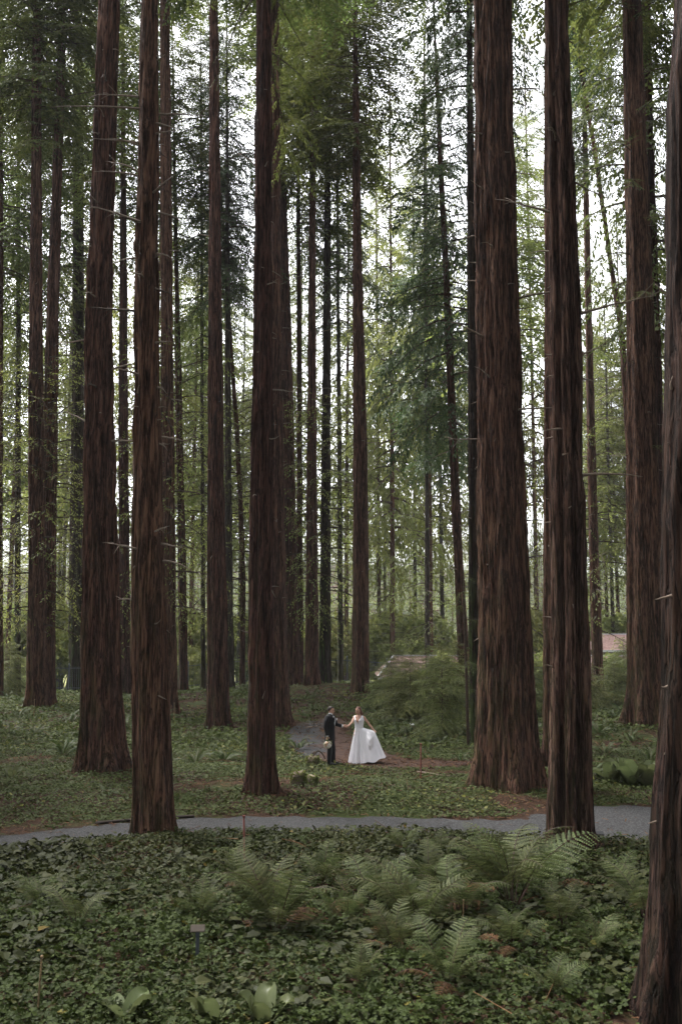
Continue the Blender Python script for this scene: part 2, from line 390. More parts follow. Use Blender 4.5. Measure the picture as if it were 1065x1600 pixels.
def grassmat():
    m = NT('meadow_grass'); v = m.coord(); a = m.noise(v, .12, 4, .6); b = m.noise(v, 6, 5, .7)
    c = m.mix(a, m.ramp(b, [(.3, (.09, .11, .035)), (.7, (.17, .19, .065))]), (.22, .21, .09))
    return m.pbr(c, .9, bump=b, bstr=.6, bdist=.05, spec=.1)
mx = np.linspace(-170, 170, 90); my = np.linspace(74, 215, 60); MX, MY = np.meshgrid(mx, my)
mz = gz(MX.ravel(), MY.ravel()) + .09; i = np.arange(59)[:, None] * 90 + np.arange(89)[None, :]
obj('meadow', mesh('meadow', np.stack([MX.ravel(), MY.ravel(), mz], 1), np.stack([i, i + 1, i + 91, i + 90], -1).reshape(-1, 4), [grassmat()], True), kind='structure')
def path_mesh(name, L, mat, lift, rough, seed):
    m = 16; Vv = []
    T = np.gradient(L[:, :2], axis=0); T /= np.linalg.norm(T, axis=1)[:, None]; N = np.stack([-T[:, 1], T[:, 0]], 1)
    s = np.arange(len(L)) * .6
    for k in range(m + 1):
        q = -1 + 2 * k / m; e = (vnoise(s, s * 0 + (q > 0) * 9.3, seed=seed) - .5) * rough * abs(q) ** 4
        w = L[:, 2] + e; P = L[:, :2] + N * (q * w)[:, None]
        z = gz(P[:, 0], P[:, 1]) + lift - 0.03 * abs(q) ** 12
        Vv.append(np.column_stack([P, z]))
    V = np.array(Vv).transpose(1, 0, 2).reshape(-1, 3); n = len(L)
    i = np.arange(n - 1)[:, None] * (m + 1) + np.arange(m)[None, :]
    Fq = np.stack([i, i + 1, i + m + 2, i + m + 1], -1).reshape(-1, 4)
    return obj(name, mesh(name, V, Fq, [mat], True), kind='structure')
path_mesh('gravel_path', PATH1, M['gravel'], .022, .6, 5)
path_mesh('footpath', PATH2, M['gravel_red'], .022, .9, 6)

# ------------------------------------------------------------------ leaf scattering
def rotm(yaw, pitch, roll):
    cy, sy, cp, sp, cr, sr = np.cos(yaw), np.sin(yaw), np.cos(pitch), np.sin(pitch), np.cos(roll), np.sin(roll)
    Z = np.zeros_like(yaw); O = np.ones_like(yaw)
    A = np.stack([np.stack([cy, -sy, Z], -1), np.stack([sy, cy, Z], -1), np.stack([Z, Z, O], -1)], -2)
    B = np.stack([np.stack([cp, Z, sp], -1), np.stack([Z, O, Z], -1), np.stack([-sp, Z, cp], -1)], -2)
    C = np.stack([np.stack([O, Z, Z], -1), np.stack([Z, cr, -sr], -1), np.stack([Z, sr, cr], -1)], -2)
    return A @ B @ C
def scatter(name, T, TF, pos, rot, sc, mat, tint, parent=None, smooth=False, **kw):
    T = np.asarray(T, float); n = len(pos); k = len(T)
    V = np.einsum('nij,kj->nki', rot, T) * sc[:, None, None] + pos[:, None, :]
    Fc = (np.asarray(TF)[None] + (np.arange(n) * k)[:, None, None]).reshape(-1, np.asarray(TF).shape[1])
    return obj(name, mesh(name, V.reshape(-1, 3), Fc, [mat], smooth, tint=np.repeat(tint, len(TF))), parent, **kw)
LEAF_T = [(0, 0, 0), (-.12, .26, .03), (.38, .46, .07), (1, 0, -.12), (.38, -.46, .07), (-.12, -.26, .03)]
LEAF_F = [(0, 3, 2), (0, 2, 1), (0, 4, 3), (0, 5, 4)]
TRI_T = []; TRI_F = []
for k in range(3):      # a clover-like leaf of three leaflets
    a = 2 * math.pi * k / 3; c, s = math.cos(a), math.sin(a); o = len(TRI_T)
    for (x, y, z) in [(0, 0, 0), (.5, .42, -.02), (.85, 0, -.16), (.5, -.42, -.02)]: TRI_T.append((x*c - y*s, x*s + y*c, z))
    TRI_F += [(o, o+2, o+1), (o, o+3, o+2)]
SMALL_T = [(0, 0, 0), (.5, .4, .05), (1, 0, -.1), (.5, -.4, .05)]
SMALL_F = [(0, 2, 1), (0, 3, 2)]
rng = np.random.default_rng(11)

# bare litter patches (ground points, radius)
BARE = [(*gp(470, 1238), 1.5, .5), (*gp(520, 1226), 1.3, .5), (*gp(420, 1244), .9, .45), (*gp(560, 1212), .8, .4), (*gp(330, 1243), 1.1, .5), (*gp(20, 1302), 1.6, .55), (*gp(120, 1290), 1.2, .4), (*gp(840, 1258), .9, .9), (*gp(800, 1245), .7, .5), (*gp(700, 1208), 1.6, .35),
        (*gp(30, 1190), 1.5, .9), (*gp(450, 1130), 1.7, 4.0), (*gp(500, 1095), 2.5, 6), (*gp(300, 1110), 2.2, 4), (*gp(900, 1165), 1.2, 2.5), (*gp(1010, 1165), 1.5, 1.6),
        (*gp(250, 1420), .35, .3), (*gp(200, 1440), .35, .25), (*gp(940, 1390), .4, .3), (*gp(680, 1485), .4, .25), (*gp(150, 1445), .3, .2)]
def bare(x, y):
    r = np.zeros_like(x)
    n = (vnoise(x * 2.2, y * 2.2, seed=21) - .5) * 1.1
    for (cx, cy, sx, sy) in BARE: r = np.maximum(r, 1 - sstep(.6, 1.25, np.hypot((x - cx) / sx, (y - cy) / sy) + n))
    return r
TREE_BASES = []          # filled below, used to keep leaves out of the stems

# ------------------------------------------------------------------ boughs and crowns
def make_bough(L, rg, twig_step=.13, leaf_step=.075, ll=.15, lw=.055, fan=.42, droop=.35, jit=.65):
    """axis along +x, returns leaf quads (V,F), tint and the woody axis points"""
    ts = np.arange(.12, 1.0, twig_step / L)
    def axis(t): return np.stack([L * t * (1 - .08 * t), L * .05 * np.sin(3 * t + rg.random() * 0), L * (.12 * t - droop * t * t)], -1)
    Q = []; TI = []
    for i, t in enumerate(ts):
        side = 1 if i % 2 else -1
        if rg.random() < .12: continue
        p = axis(np.array([t]))[0]
        tl = L * fan * (.35 + .65 * math.sin(math.pi * min(1, (1 - t) * .75 + .12))) * (.6 + .5 * rg.random())
        yaw = side * (R(62) - R(25) * t) + rg.normal() * .18
        pit = -.12 - .5 * rg.random()
        d = np.array([math.cos(yaw) * math.cos(pit), math.sin(yaw) * math.cos(pit), math.sin(pit)])
        ns = max(3, int(tl / leaf_step)); s = (np.arange(ns) + .6) / ns * tl
        base = p + d * s[:, None]; base[:, 2] -= .35 * (s / max(tl, .1)) ** 2 * tl * .5
        sd = np.where(np.arange(ns) % 2 == 0, 1, -1)
        ly = yaw + sd * R(44) + rg.normal(size=ns) * .25 * jit; lp = pit - .22 + rg.normal(size=ns) * .32 * jit
        ld = np.stack([np.cos(ly) * np.cos(lp), np.sin(ly) * np.cos(lp), np.sin(lp)], -1)
        w = np.stack([-np.sin(ly), np.cos(ly), rg.normal(size=ns) * .5 * jit], -1)
        l_ = ll * (.6 + .6 * rg.random(ns))[:, None]; w_ = w * lw * (.7 + .6 * rg.random(ns))[:, None] * .5
        Q.append(np.stack([base, base + ld * l_ * .5 + w_, base + ld * l_, base + ld * l_ * .5 - w_], 1))
        TI.append(np.clip(.5 + .25 * rg.normal() * .5 + .18 * rg.normal(size=ns), 0, 1))
    V = np.concatenate(Q).reshape(-1, 3); TI = np.concatenate(TI)
    tt = np.linspace(0, 1, 6); A = axis(tt)
    return V, TI, A
def tube_arr(A, r0, r1, seg=3):
    n = len(A); a = np.arange(seg) * 2 * math.pi / seg; r = np.linspace(r0, r1, n)
    C = np.stack([0 * a, np.cos(a), np.sin(a)], -1)
    V = A[:, None, :] + C[None] * r[:, None, None]
    i = np.arange(n - 1)[:, None] * seg + np.arange(seg)[None]; j = np.arange(n - 1)[:, None] * seg + (np.arange(seg)[None] + 1) % seg
    return V.reshape(-1, 3), np.stack([i, j, j + seg, i + seg], -1).reshape(-1, 4)
rgb = np.random.default_rng(5)
BOUGHS = [make_bough(3.5, rgb, .14, .08, .22, .09, droop=d) for d in (.22, .3, .38, .45, .3, .55)]
BOUGHS_LO = [make_bough(3.5, rgb, .42, .24, .55, .2, droop=d) for d in (.25, .38, .5)]
def crown_mesh(name, H, Rm, N, rg, boughs, mat, power=.75, lowfade=.34, topw=.12, bl=3.5):
    VV = []; FF = []; TT = []; MI = []; off = 0
    for k in range(N):
        f = (k + rg.random()) / N
        if f < lowfade and rg.random() < .62 * (1 - f / lowfade) + .15: continue
        z = H * f ** .95; L = Rm * ((1 - f) ** power + topw) * (.55 + .65 * rg.random()) * (min(1, .5 + f / .3) if lowfade > 0 else 1)
        V, TI, A = boughs[rg.integers(len(boughs))]; s = L / bl
        az = k * 2.39996 + rg.normal() * .5; pit = R(-14 + 42 * f) + rg.normal() * .12
        m = rotm(np.array([az]), np.array([-pit]), np.array([rg.normal() * .25]))[0]
        sc = np.array([s, s * (.8 + .4 * rg.random()), s])
        v = (V * sc) @ m.T; v[:, 2] += z; n = len(v) // 4
        VV.append(v); FF.append(np.arange(len(v)).reshape(-1, 4) + off); off += len(v)
        TT.append(np.clip(TI + rg.normal() * .16, 0, 1)); MI.append(np.zeros(n, int))
        tv, tf = tube_arr((A * sc) @ m.T + np.array([0, 0, z]), (.035 * s + .012) if bl > 2 else .009, .008 if bl > 2 else .002)
        VV.append(tv); FF.append(tf + off); off += len(tv); TT.append(np.zeros(len(tf))); MI.append(np.ones(len(tf), int))
    return mesh(name, np.concatenate(VV), np.concatenate(FF), [mat, M['twig']], False, np.concatenate(TT), np.concatenate(MI))
rgc = np.random.default_rng(77)
CROWN = [crown_mesh('crown', 26, 5.3, 215, rgc, BOUGHS, M['needle']) for _ in range(3)]
CROWN_NEAR = [crown_mesh('crown', 26, 5.3, 135, rgc, [make_bough(3.5, rgb, .10, .04, .115, .036, droop=d, jit=.45) for d in (.25, .35, .45, .3)], M['needle'])]
CROWN_B = [crown_mesh('crown', 26, 4.6, 200, rgc, BOUGHS, M['needle_blue'], lowfade=.2)]
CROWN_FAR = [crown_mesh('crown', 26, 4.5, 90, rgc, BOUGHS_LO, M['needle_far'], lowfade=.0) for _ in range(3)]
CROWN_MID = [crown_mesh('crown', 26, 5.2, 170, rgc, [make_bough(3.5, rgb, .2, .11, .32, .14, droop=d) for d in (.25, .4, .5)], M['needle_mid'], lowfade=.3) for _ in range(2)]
SPARSE = [make_bough(3.5, rgb, .30, .12, .20, .075, fan=.4, droop=d) for d in (.15, .3, .45)]
CROWN_LOW = [crown_mesh('lower_branches', 15, 3.6, 46, rgc, SPARSE, M['needle_mid'], power=.05, lowfade=0, topw=.1) for _ in range(2)]
def broad_mesh(name, rx, rz, n, rg, size, mat, lobes=16):
    c = rg.normal(size=(lobes, 3)); c /= np.linalg.norm(c, axis=1)[:, None]; c *= (.35 + .5 * rg.random((lobes, 1)))
    c[:, 2] = c[:, 2] * .8 + .1
    li = rg.integers(lobes, size=n); p = rg.normal(size=(n, 3)); p /= np.linalg.norm(p, axis=1)[:, None]
    p *= (.28 + .12 * rg.random((n, 1))) * (.5 + .5 * rg.random((n, 1)) ** .3)
    P = (c[li] + p) * np.array([rx, rx, rz]); P[:, 2] += rz * .95; P[:, 2] = np.abs(P[:, 2])
    rot = rotm(rg.random(n) * 6.28, rg.normal(size=n) * .7, rg.normal(size=n) * .7); sc = size * (.6 + .8 * rg.random(n))
    V = np.einsum('nij,kj->nki', rot, np.array(SMALL_T)) * sc[:, None, None] + P[:, None, :]
    Fq = np.arange(n * 4).reshape(-1, 4)
    return mesh(name, V.reshape(-1, 3), Fq, [mat], False, np.clip(.5 + .2 * rg.normal(size=lobes)[li] + .15 * rg.normal(size=n), 0, 1))
BROAD = [broad_mesh('foliage', 2.6, 2.6, 5500, rgc, .30, M['broad']) for _ in range(3)]

# ------------------------------------------------------------------ trunks
PI_ = math.pi
def trunk_mesh(pts, rad, mat, base, H, rg, seg=28, dz=.5, ztop=20, flare=.35, flute=.09, ridge=.04, knots=0, rs=1.0, grooves=()):
    """pts: (z,x,y) centre line; rad: (z,r). Mesh is local to base."""
    zs = list(np.arange(-.35, ztop, dz)) + list(np.linspace(ztop, H, 8))
    zs = np.array(zs); P = np.array(pts); Rr = np.array(rad)
    P = P[np.argsort(P[:, 0])]; Rr = Rr[np.argsort(Rr[:, 0])]
    zw = zs + base[2]
    def ext(zq, zt, vt):
        v = np.interp(zq, zt, vt)
        if len(zt) > 1:
            n2 = max(0, len(zt) - 3); sl = (vt[-1] - vt[n2]) / max(zt[-1] - zt[n2], 1e-3)
            v = np.where(zq > zt[-1], vt[-1] + sl * (zq - zt[-1]), v)
        return v
    cx = ext(zw, P[:, 0], P[:, 1]); cy = ext(zw, P[:, 0], P[:, 2])
    # softened centre line
    for _ in range(3):
        cx[1:-1] = .25 * cx[:-2] + .5 * cx[1:-1] + .25 * cx[2:]
    r = np.interp(zw, Rr[:, 0], Rr[:, 1]); rt = Rr[-1, 1]
    top = zw > Rr[-1, 0]
    r = np.where(top, rt * np.clip(1 - (zw - Rr[-1, 0]) / max(H + base[2] - Rr[-1, 0], 1), .08, 1), r)
    a = np.linspace(0, 2 * math.pi, seg, endpoint=False)
    A, Zg = np.meshgrid(a, zs); Rg = r[:, None] + 0 * A
    nl = rg.integers(5, 8); ph = rg.random() * 6.28
    low = np.exp(-np.clip(Zg, 0, None) / (.95 * max(r[0], .3)))
    lob = .5 + .5 * np.cos(nl * A + ph + .6 * np.sin(2 * A + ph) + Zg * .04)
    f = 1 + flare * low * (.30 + 1.25 * lob ** 2.0 + .5 * (vnoise(np.cos(A) * 2.5 + ph, np.sin(A) * 2.5, Zg * .5, 19) - .5)) + flute * (lob - .5) * 1.6 + .04 * np.cos(2 * A + ph + Zg * .2)
    # fibrous vertical ridges
    ux = np.cos(A) * Rg * 11 * rs; uy = np.sin(A) * Rg * 11 * rs
    n1 = 1 - np.abs(2 * vnoise(ux + 50 + 2 * vnoise(ux * .3, uy * .3, Zg * .9, 17), uy + 50, Zg * .8 * rs + ph * 9, 7) - 1)
    n2 = 1 - np.abs(2 * vnoise(ux * 2.3 + 20, uy * 2.3, Zg * 1.3 * rs + ph, 9) - 1)
    n3 = vnoise(np.cos(A) * 1.5 + 9, np.sin(A) * 1.5 + 9, Zg * .6 + ph, 12) - .5
    dr = ridge * 1.4 * (n1 ** 1.5 * 1.0 + n2 * .45 - .7) + n3 * .16 * Rg + (vnoise(Zg * .9 + ph * 5, Zg * 0, seed=15) - .5) * .05 * Rg
    RR = Rg * f + dr
    for (ga, gd, gw, tw) in grooves:
        q_ = (A - ga - tw * Zg + PI_) % (2 * PI_) - PI_
        RR = RR - gd * Rg * np.exp(-(q_ / gw) ** 2) + .10 * Rg * np.exp(-((np.abs(q_) - gw * 2.3) / (gw * 1.3)) ** 2)
    for _ in range(knots):
        ka = rg.random() * 6.28; kz = rg.random() * ztop; kr = .05 + .05 * rg.random()
        d2 = (((A - ka + math.pi) % 6.283 - math.pi) * Rg) ** 2 + (Zg - kz) ** 2
        RR = RR + kr * .8 * np.exp(-d2 / (kr * kr * 1.6))
    X = cx[:, None] + RR * np.cos(A) - base[0]; Y = cy[:, None] + RR * np.sin(A) - base[1]
    V = np.stack([X, Y, Zg], -1).reshape(-1, 3); n = len(zs)
    i = np.arange(n - 1)[:, None] * seg + np.arange(seg)[None]; j = np.arange(n - 1)[:, None] * seg + (np.arange(seg)[None] + 1) % seg
    Fq = np.stack([i, j, j + seg, i + seg], -1).reshape(-1, 4)
    me = mesh('trunk', V, Fq, [mat], True)
    fn = lambda z: (float(np.interp(z, zs, cx)) - base[0], float(np.interp(z, zs, cy)) - base[1], float(np.interp(z, zs, r)))
    return me, fn

# dead branch stubs, unit length along +x
DEAD = []
for k in range(7):
    rr = np.random.default_rng(200 + k); t = np.linspace(0, 1, 7)
    A = np.stack([t, (.05 if k > 2 else .02) * np.sin(t * (2 + rr.random())) * rr.normal(), (.2 * rr.random() - .05) * t - (.05 + .25 * rr.random()) * t * t + .008 * rr.normal(size=7)], -1); A[0] = 0
    mb = MB(); mb.tube(A, np.linspace(.032, .006, 7), 6)
    for q in range(3 if k > 2 else 0):
        i0 = rr.integers(2, 6); p = A[i0]; dr = np.array([.7, rr.choice([-.6, .6]), rr.normal() * .3]) * (.18 + .2 * rr.random())
        mb.tube([p, p + dr * .5, p + dr + np.array([0, 0, -.03])], [.011, .008, .004], 4)
    DEAD.append(mesh('dead_branch', mb.v, mb.f, [M['dead'] if k != 3 else M['twig']], True))
BOUGH_ME = []
for k in range(4):
    V_, TI_, A_ = make_bough(3.5, rgb, .10, .055, .13, .042, fan=.34, droop=.25 + .1 * k)
    tv, tf = tube_arr(A_, .03, .006, 5); n = len(V_) // 4
    BOUGH_ME.append(mesh('bough', np.concatenate([V_, tv]), np.concatenate([np.arange(len(V_)).reshape(-1, 4), tf + len(V_)]), [M['needle'], M['twig']], False,
                         np.concatenate([TI_, np.zeros(len(tf))]), np.concatenate([np.zeros(n, int), np.ones(len(tf), int)])))

def redwood(label, pix, width, d, bark='bark', H=48, crown=None, cpy=None, cs=1.0, dead=0, dlen=(.3, 1.1), drange=(2, 14), seed=0, name='redwood_tree',
            base_px=None, cat='tree', group='redwood trees of the grove', boughs=(), ck=None, **kw):
    """pix: (px,py) centre line from the base upwards; width: (py,w) apparent width in photograph pixels"""
    rg = np.random.default_rng(1000 + seed)
    bx, by = pix[0]; P0 = unproj(bx, by, d); bz = gz1(P0[0], d)
    base = (P0[0], d, bz)
    pts = [(bz - .5, P0[0], d)] + [(unproj(px, py, d)[2], unproj(px, py, d)[0], d) for px, py in pix]
    rad = [(unproj(bx, py, d)[2], w * .5 * d / F / 1.08) for py, w in width]
    w0 = abs(unproj(0, width[0][0], d)[2])
    t = empty(name, base, label, cat, group)
    q = kw.pop('q', None)
    r0 = rad[0][1]
    pxw = r0 * 2 * F / d * .64
    seg = int(np.clip(pxw * 2.2, 14, 170)); dzz = float(np.clip(d * .004 * 2.2, .06, .6)); zt = unproj(0, -30, d)[2] + .5
    me, fn = trunk_mesh(pts, rad, M[bark], base, max(H, zt + 3), rg, seg=seg, dz=dzz, ztop=zt, knots=int(6 if d < 45 else 0), **kw)
    obj('trunk', me, t)
    if r0 > .2: TREE_BASES.append((P0[0], d, r0 * 1.08))
    if r0 > .28 and d < 48: BARE.append((P0[0] + .1, d - .1, r0 * 1.75, r0 * 1.5))
    if cpy is not None:
        zc = unproj(bx, cpy, d)[2] - bz
        x, y, r = fn(min(zc, zt)); cc = ck or (CROWN_NEAR if d < 34 else CROWN); me = cc[seed % len(cc)]
        s = cs; o = obj('crown', me, t, (x, y, zc)); o.scale = (s, s, max(.4, (H - zc + .8) / 26)); o.rotation_euler = (0, 0, seed * 1.7)
    if d > 44 and seed >= 17 or seed in (7, 12, 13):
        lo = obj('lower_branches', CROWN_LOW[seed % 2], t, (0, 0, 4)); lo.scale = (.8, .8, .9); lo.rotation_euler = (0, 0, seed)
    for k in range(dead):
        z = drange[0] + (drange[1] - drange[0]) * (k + rg.random()) / dead
        x, y, r = fn(z); az = rg.choice([0, math.pi]) + rg.normal() * .75 - .25 * (1 if rg.random() > .5 else -1)
        o = obj('dead_branch', DEAD[rg.integers(7)], t, (x + math.cos(az) * r * .85, y + math.sin(az) * r * .85, z))
        L = dlen[0] + (dlen[1] - dlen[0]) * rg.random() ** 2; o.rotation_euler = (rg.normal() * .5, -R(8) + rg.normal() * .2, az); o.scale = (L, min(1.1, .5 + L * .4), min(1.1, .5 + L * .4))
    if r0 > .22 and d < 70:
        for k in range(int(18 if d > 40 else 26)):
            z = 1.5 + (zt - 2) * rg.random() ** .8; x, y, r = fn(z); az = [-PI / 2 + rg.normal() * .9, rg.normal() * .3, PI + rg.normal() * .3][rg.integers(3)]
            o = obj('branch_stub', DEAD[rg.integers(3)], t, (x + math.cos(az) * r * .92, y + math.sin(az) * r * .92, z)); L = .08 + .22 * rg.random() ** 1.5
            o.rotation_euler = (rg.random() * 3, rg.normal() * .35, az); o.scale = (L, .7, .7)
    for (px, py, L, az) in boughs:
        z = unproj(px, py, d)[2] - bz; x, y, r = fn(z)
        o = obj('bough', BOUGH_ME[rg.integers(4)], t, (x + math.cos(az) * r * .8, y + math.sin(az) * r * .8, z)); o.rotation_euler = (rg.normal() * .3, R(4), az); o.scale = (L / 3.5,) * 3
    return t, fn, base

def dist(py, z=0.0):
    v = (800 - py) / F; dy = math.cos(TH) - v * math.sin(TH); dz = math.sin(TH) + v * math.cos(TH); return (CH - z) / -dz * dy
PI = math.pi
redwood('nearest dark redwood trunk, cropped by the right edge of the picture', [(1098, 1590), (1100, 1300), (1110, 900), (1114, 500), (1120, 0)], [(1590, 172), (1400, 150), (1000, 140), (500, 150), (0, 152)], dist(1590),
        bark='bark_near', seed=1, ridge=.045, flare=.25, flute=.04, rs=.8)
redwood('deeply fluted redwood like two stems grown together, beside the right end of the gravel path', [(889, 1320), (889, 1000), (882, 500), (868, 0)], [(1320, 64), (1000, 55), (500, 45), (0, 35)], dist(1322),
        bark='bark_pale', cpy=-180, seed=2, flare=.2, flute=.1, ridge=.045, grooves=[(-PI / 2 + .34, .75, .19, .004), (-PI / 2 - .62, .45, .14, -.006), (0.3, .4, .2, .0)], dead=11, drange=(6, 15), dlen=(.3, 1.6))
redwood('thickest redwood with rough flared base, right of the bride just behind the gravel path', [(790, 1236), (787, 1000), (777, 500), (770, 0)], [(1236, 98), (1100, 89), (1000, 84), (500, 70), (0, 57)], dist(1238),
        seed=3, flare=.28, ridge=.055, dead=16, drange=(8, 19), dlen=(.4, 2.2), cpy=-160)
redwood('dim redwood directly behind the fluted double-stemmed redwood', [(870, 1207), (868, 900), (866, 500), (862, 0)], [(1207, 44), (1000, 41), (500, 33), (0, 24)], dist(1207), seed=4, dead=4, drange=(6, 18), cpy=-60)
redwood('broad dark redwood at the right, between the fluted redwood and the cropped one', [(1010, 1150), (1006, 900), (999, 500), (986, 0)], [(1150, 60), (1000, 56), (500, 45), (0, 29)], dist(1150), bark='bark', seed=5,
        cpy=60, cs=1.1, dead=6, drange=(5, 18), boughs=[(1000, 400, 3.2, 3.6), (1000, 350, 2.8, -1.2), (1005, 330, 3, -.5), (1000, 300, 3, 4.2), (1005, 560, 2.2, -.3), (1005, 700, 1.4, -1.2), (1000, 470, 2, -1.8), (996, 240, 3, -2.4), (996, 180, 3.4, -1.4), (996, 120, 3.4, -.8)])
redwood('slimmer redwood pressed against the right side of the broad dark one', [(1034, 1140), (1024, 700), (1014, 300), (1008, 0)], [(1140, 30), (700, 25), (300, 18), (0, 14)], dist(1132), seed=6, cpy=560, cs=.8, boughs=[(1020, 560, 2.4, -.8), (1020, 480, 2.4, -2.2), (1020, 620, 2, -1.2)])
redwood('slender straight conifer in the gap between the fluted redwood and the broad dark redwood', [(935, 1090), (928, 900), (919, 500), (914, 250)], [(1090, 18), (900, 15), (500, 11), (250, 8)], dist(1088), seed=7, cpy=300, cs=.8, ck=CROWN_B, dead=14, drange=(8, 20), dlen=(.6, 2.2))
redwood('leaning slender conifer whose top bends left above the right-hand trunks', [(1000, 1100), (985, 750), (971, 520), (956, 430), (942, 330), (930, 243), (903, 90)], [(1100, 13), (700, 10), (430, 8), (90, 5)], dist(1104), seed=8, cpy=150, cs=.6, ck=CROWN_B, dead=10, drange=(12, 22), dlen=(.4, 1.4), H=34)
redwood('dark slender conifer leaning left above the low pink-tiled roof', [(728, 1100), (722, 1000), (712, 800), (701, 520), (690, 300)], [(1100, 18), (1000, 17), (800, 14), (520, 11), (300, 8)], dist(1102), seed=9, cpy=760, cs=.95, ck=CROWN_B, dead=14, drange=(6, 18), dlen=(1.0, 2.8))
redwood('mossy narrow trunk half hidden by the left edge of the thickest redwood', [(744, 1167), (741, 1000), (737, 500), (734, 200)], [(1167, 19), (1000, 17), (500, 13), (200, 10)], dist(1168), bark='bark_moss', seed=10, cpy=230, cs=.7, ck=CROWN_B, dead=10, drange=(4, 18), dlen=(.3, 1.4))
redwood('straight redwood standing right behind the bride', [(563, 1100), (564, 900), (563, 700), (558, 400), (556, 180)], [(1100, 29), (900, 25), (700, 22), (400, 15), (180, 11)], dist(1100), seed=11, cpy=260, cs=1.0, dead=18, drange=(8, 26), dlen=(.3, 2.6))
redwood('left one of the two slim twin trunks rising behind the groom', [(487, 1072), (487, 900), (487, 600), (488, 250)], [(1072, 22), (900, 18), (600, 14), (250, 9)], 60, seed=12, cpy=300, cs=.8, ck=CROWN_MID, dead=10, drange=(10, 28), dlen=(.3, 2.0))
redwood('slim mossy trunk just right of its twin, reaching above the groom', [(507, 1066), (508, 900), (510, 600), (512, 240)], [(1066, 19), (900, 17), (600, 13), (240, 8)], 61.5, bark='bark_moss', seed=13, cpy=330, cs=.8, ck=CROWN_MID, dead=6, drange=(10, 28), dlen=(.3, 1.6))
redwood('mid-grove redwood left of the two slim twin trunks', [(457, 1085), (452, 900), (446, 500), (438, 200)], [(1085, 28), (900, 25), (500, 18), (200, 13)], dist(1088), seed=14, cpy=150, cs=.85, ck=CROWN_MID, dead=6, drange=(8, 26), dlen=(.3, 1.6))
redwood('redwood with a wide root flare peeping out behind the front trunk left of the groom', [(434, 1134), (431, 900), (430, 500), (429, 0)], [(1134, 38), (900, 29), (500, 20), (0, 14)], dist(1136), seed=15, cpy=20, flare=.4, dead=16, drange=(8, 22), dlen=(.25, .8))
redwood('straight front redwood left of the groom, its foot in low green cover', [(409, 1248), (407, 1000), (411, 500), (412, 100)], [(1248, 50), (1000, 42), (500, 30), (100, 24)], dist(1250), seed=16, flare=.3, cpy=110, cs=.75, dead=8, drange=(8, 17), dlen=(.2, .8))
redwood('tall even redwood midway between the front left redwood and the front one by the groom', [(341, 1137), (338, 900), (336, 500), (334, 0)], [(1137, 34), (900, 28), (500, 22), (0, 13)], dist(1139), seed=17, flare=.3, cpy=-60, dead=12, drange=(8, 26), dlen=(.2, 1.4))
redwood('thin trunk tucked behind the right side of the even redwood', [(360, 1085), (357, 900), (356, 600), (355, 300)], [(1085, 15), (900, 12), (600, 9), (300, 6)], dist(1090), bark='bark_grey', seed=18, cpy=520, cs=.75, ck=CROWN_B)
redwood('thin dark sapling leaning left, near the chain of trunks left of centre', [(378, 1085), (380, 900), (372, 700), (362, 560), (355, 450)], [(1085, 9), (700, 7), (450, 4)], dist(1088), seed=19, cpy=480, cs=.45, ck=CROWN_B, dead=8, drange=(6, 16), dlen=(.4, 1.2), H=24)
redwood('thin brown trunk standing right of the pale branch stubs, before the bright clearing', [(287, 1086), (285, 900), (281, 700), (277, 480)], [(1086, 15), (900, 13), (700, 11), (480, 7)], dist(1088), seed=20, cpy=420, cs=.8)
redwood('redwood half hidden behind the right edge of the mossy front left trunk', [(264, 1120), (263, 900), (261, 500), (258, 0)], [(1120, 27), (900, 23), (500, 19), (0, 15)], dist(1122), seed=21, cpy=-20, dead=22, drange=(5, 24), dlen=(.3, 1.2))
t22, f22, b22 = redwood('front left redwood with mossy base and long pale stubs, standing at the path edge', [(240, 1298), (232, 1000), (229, 500), (234, 0)], [(1298, 58), (1000, 52), (500, 39), (0, 28)], dist(1300),
        seed=22, flare=.22, ridge=.035, dead=26, drange=(4, 16), dlen=(.15, 1.3))
redwood('big redwood with a broad spreading base at the left, behind the leafy bank', [(159, 1218), (157, 1000), (154, 500), (171, 0)], [(1218, 68), (1000, 56), (500, 42), (0, 32)], dist(1220), seed=23, flare=.38, ridge=.05, dead=18, drange=(7, 21), dlen=(.3, 1.5), cpy=-120)
redwood('narrow trunk in the gap between the big left redwood and the mossy front left one', [(195, 1092), (194, 900), (193, 600), (193, 430)], [(1092, 20), (900, 18), (600, 14), (430, 12)], dist(1092), seed=24, cpy=330, cs=.95, dead=16, drange=(6, 22), dlen=(.3, 1.2))
redwood('left stem of the close pair of redwoods near the left edge', [(58, 1116), (58, 900), (56, 500), (58, 0)], [(1116, 34), (900, 26), (500, 21), (0, 12)], dist(1116), seed=25, cpy=250, cs=1.0)
redwood('right stem of the close pair of redwoods near the left edge', [(72, 1113), (76, 900), (82, 500), (95, 130)], [(1113, 26), (900, 22), (500, 19), (130, 13)], dist(1112), seed=26, cpy=230, cs=1.0, dead=6, drange=(8, 20))
redwood('mossy redwood between the close pair and the big left redwood', [(119, 1078), (120, 900), (123, 500), (122, 130)], [(1078, 25), (900, 22), (500, 18), (130, 14)], dist(1080), bark='bark_moss', seed=27, cpy=500, cs=.95, dead=8, drange=(8, 22))
redwood('faint thin mossy trunk at the far left beyond the close pair', [(28, 1064), (28, 900), (29, 700), (29, 400)], [(1064, 10), (700, 8), (400, 6)], 64, bark='bark_moss', seed=28, cpy=640, cs=.8)
redwood('dark trunk cut by the left edge of the picture', [(0, 1092), (0, 800), (2, 400), (2, 0)], [(1092, 11), (800, 9), (0, 6)], dist(1094), seed=29, cpy=480, cs=.9)
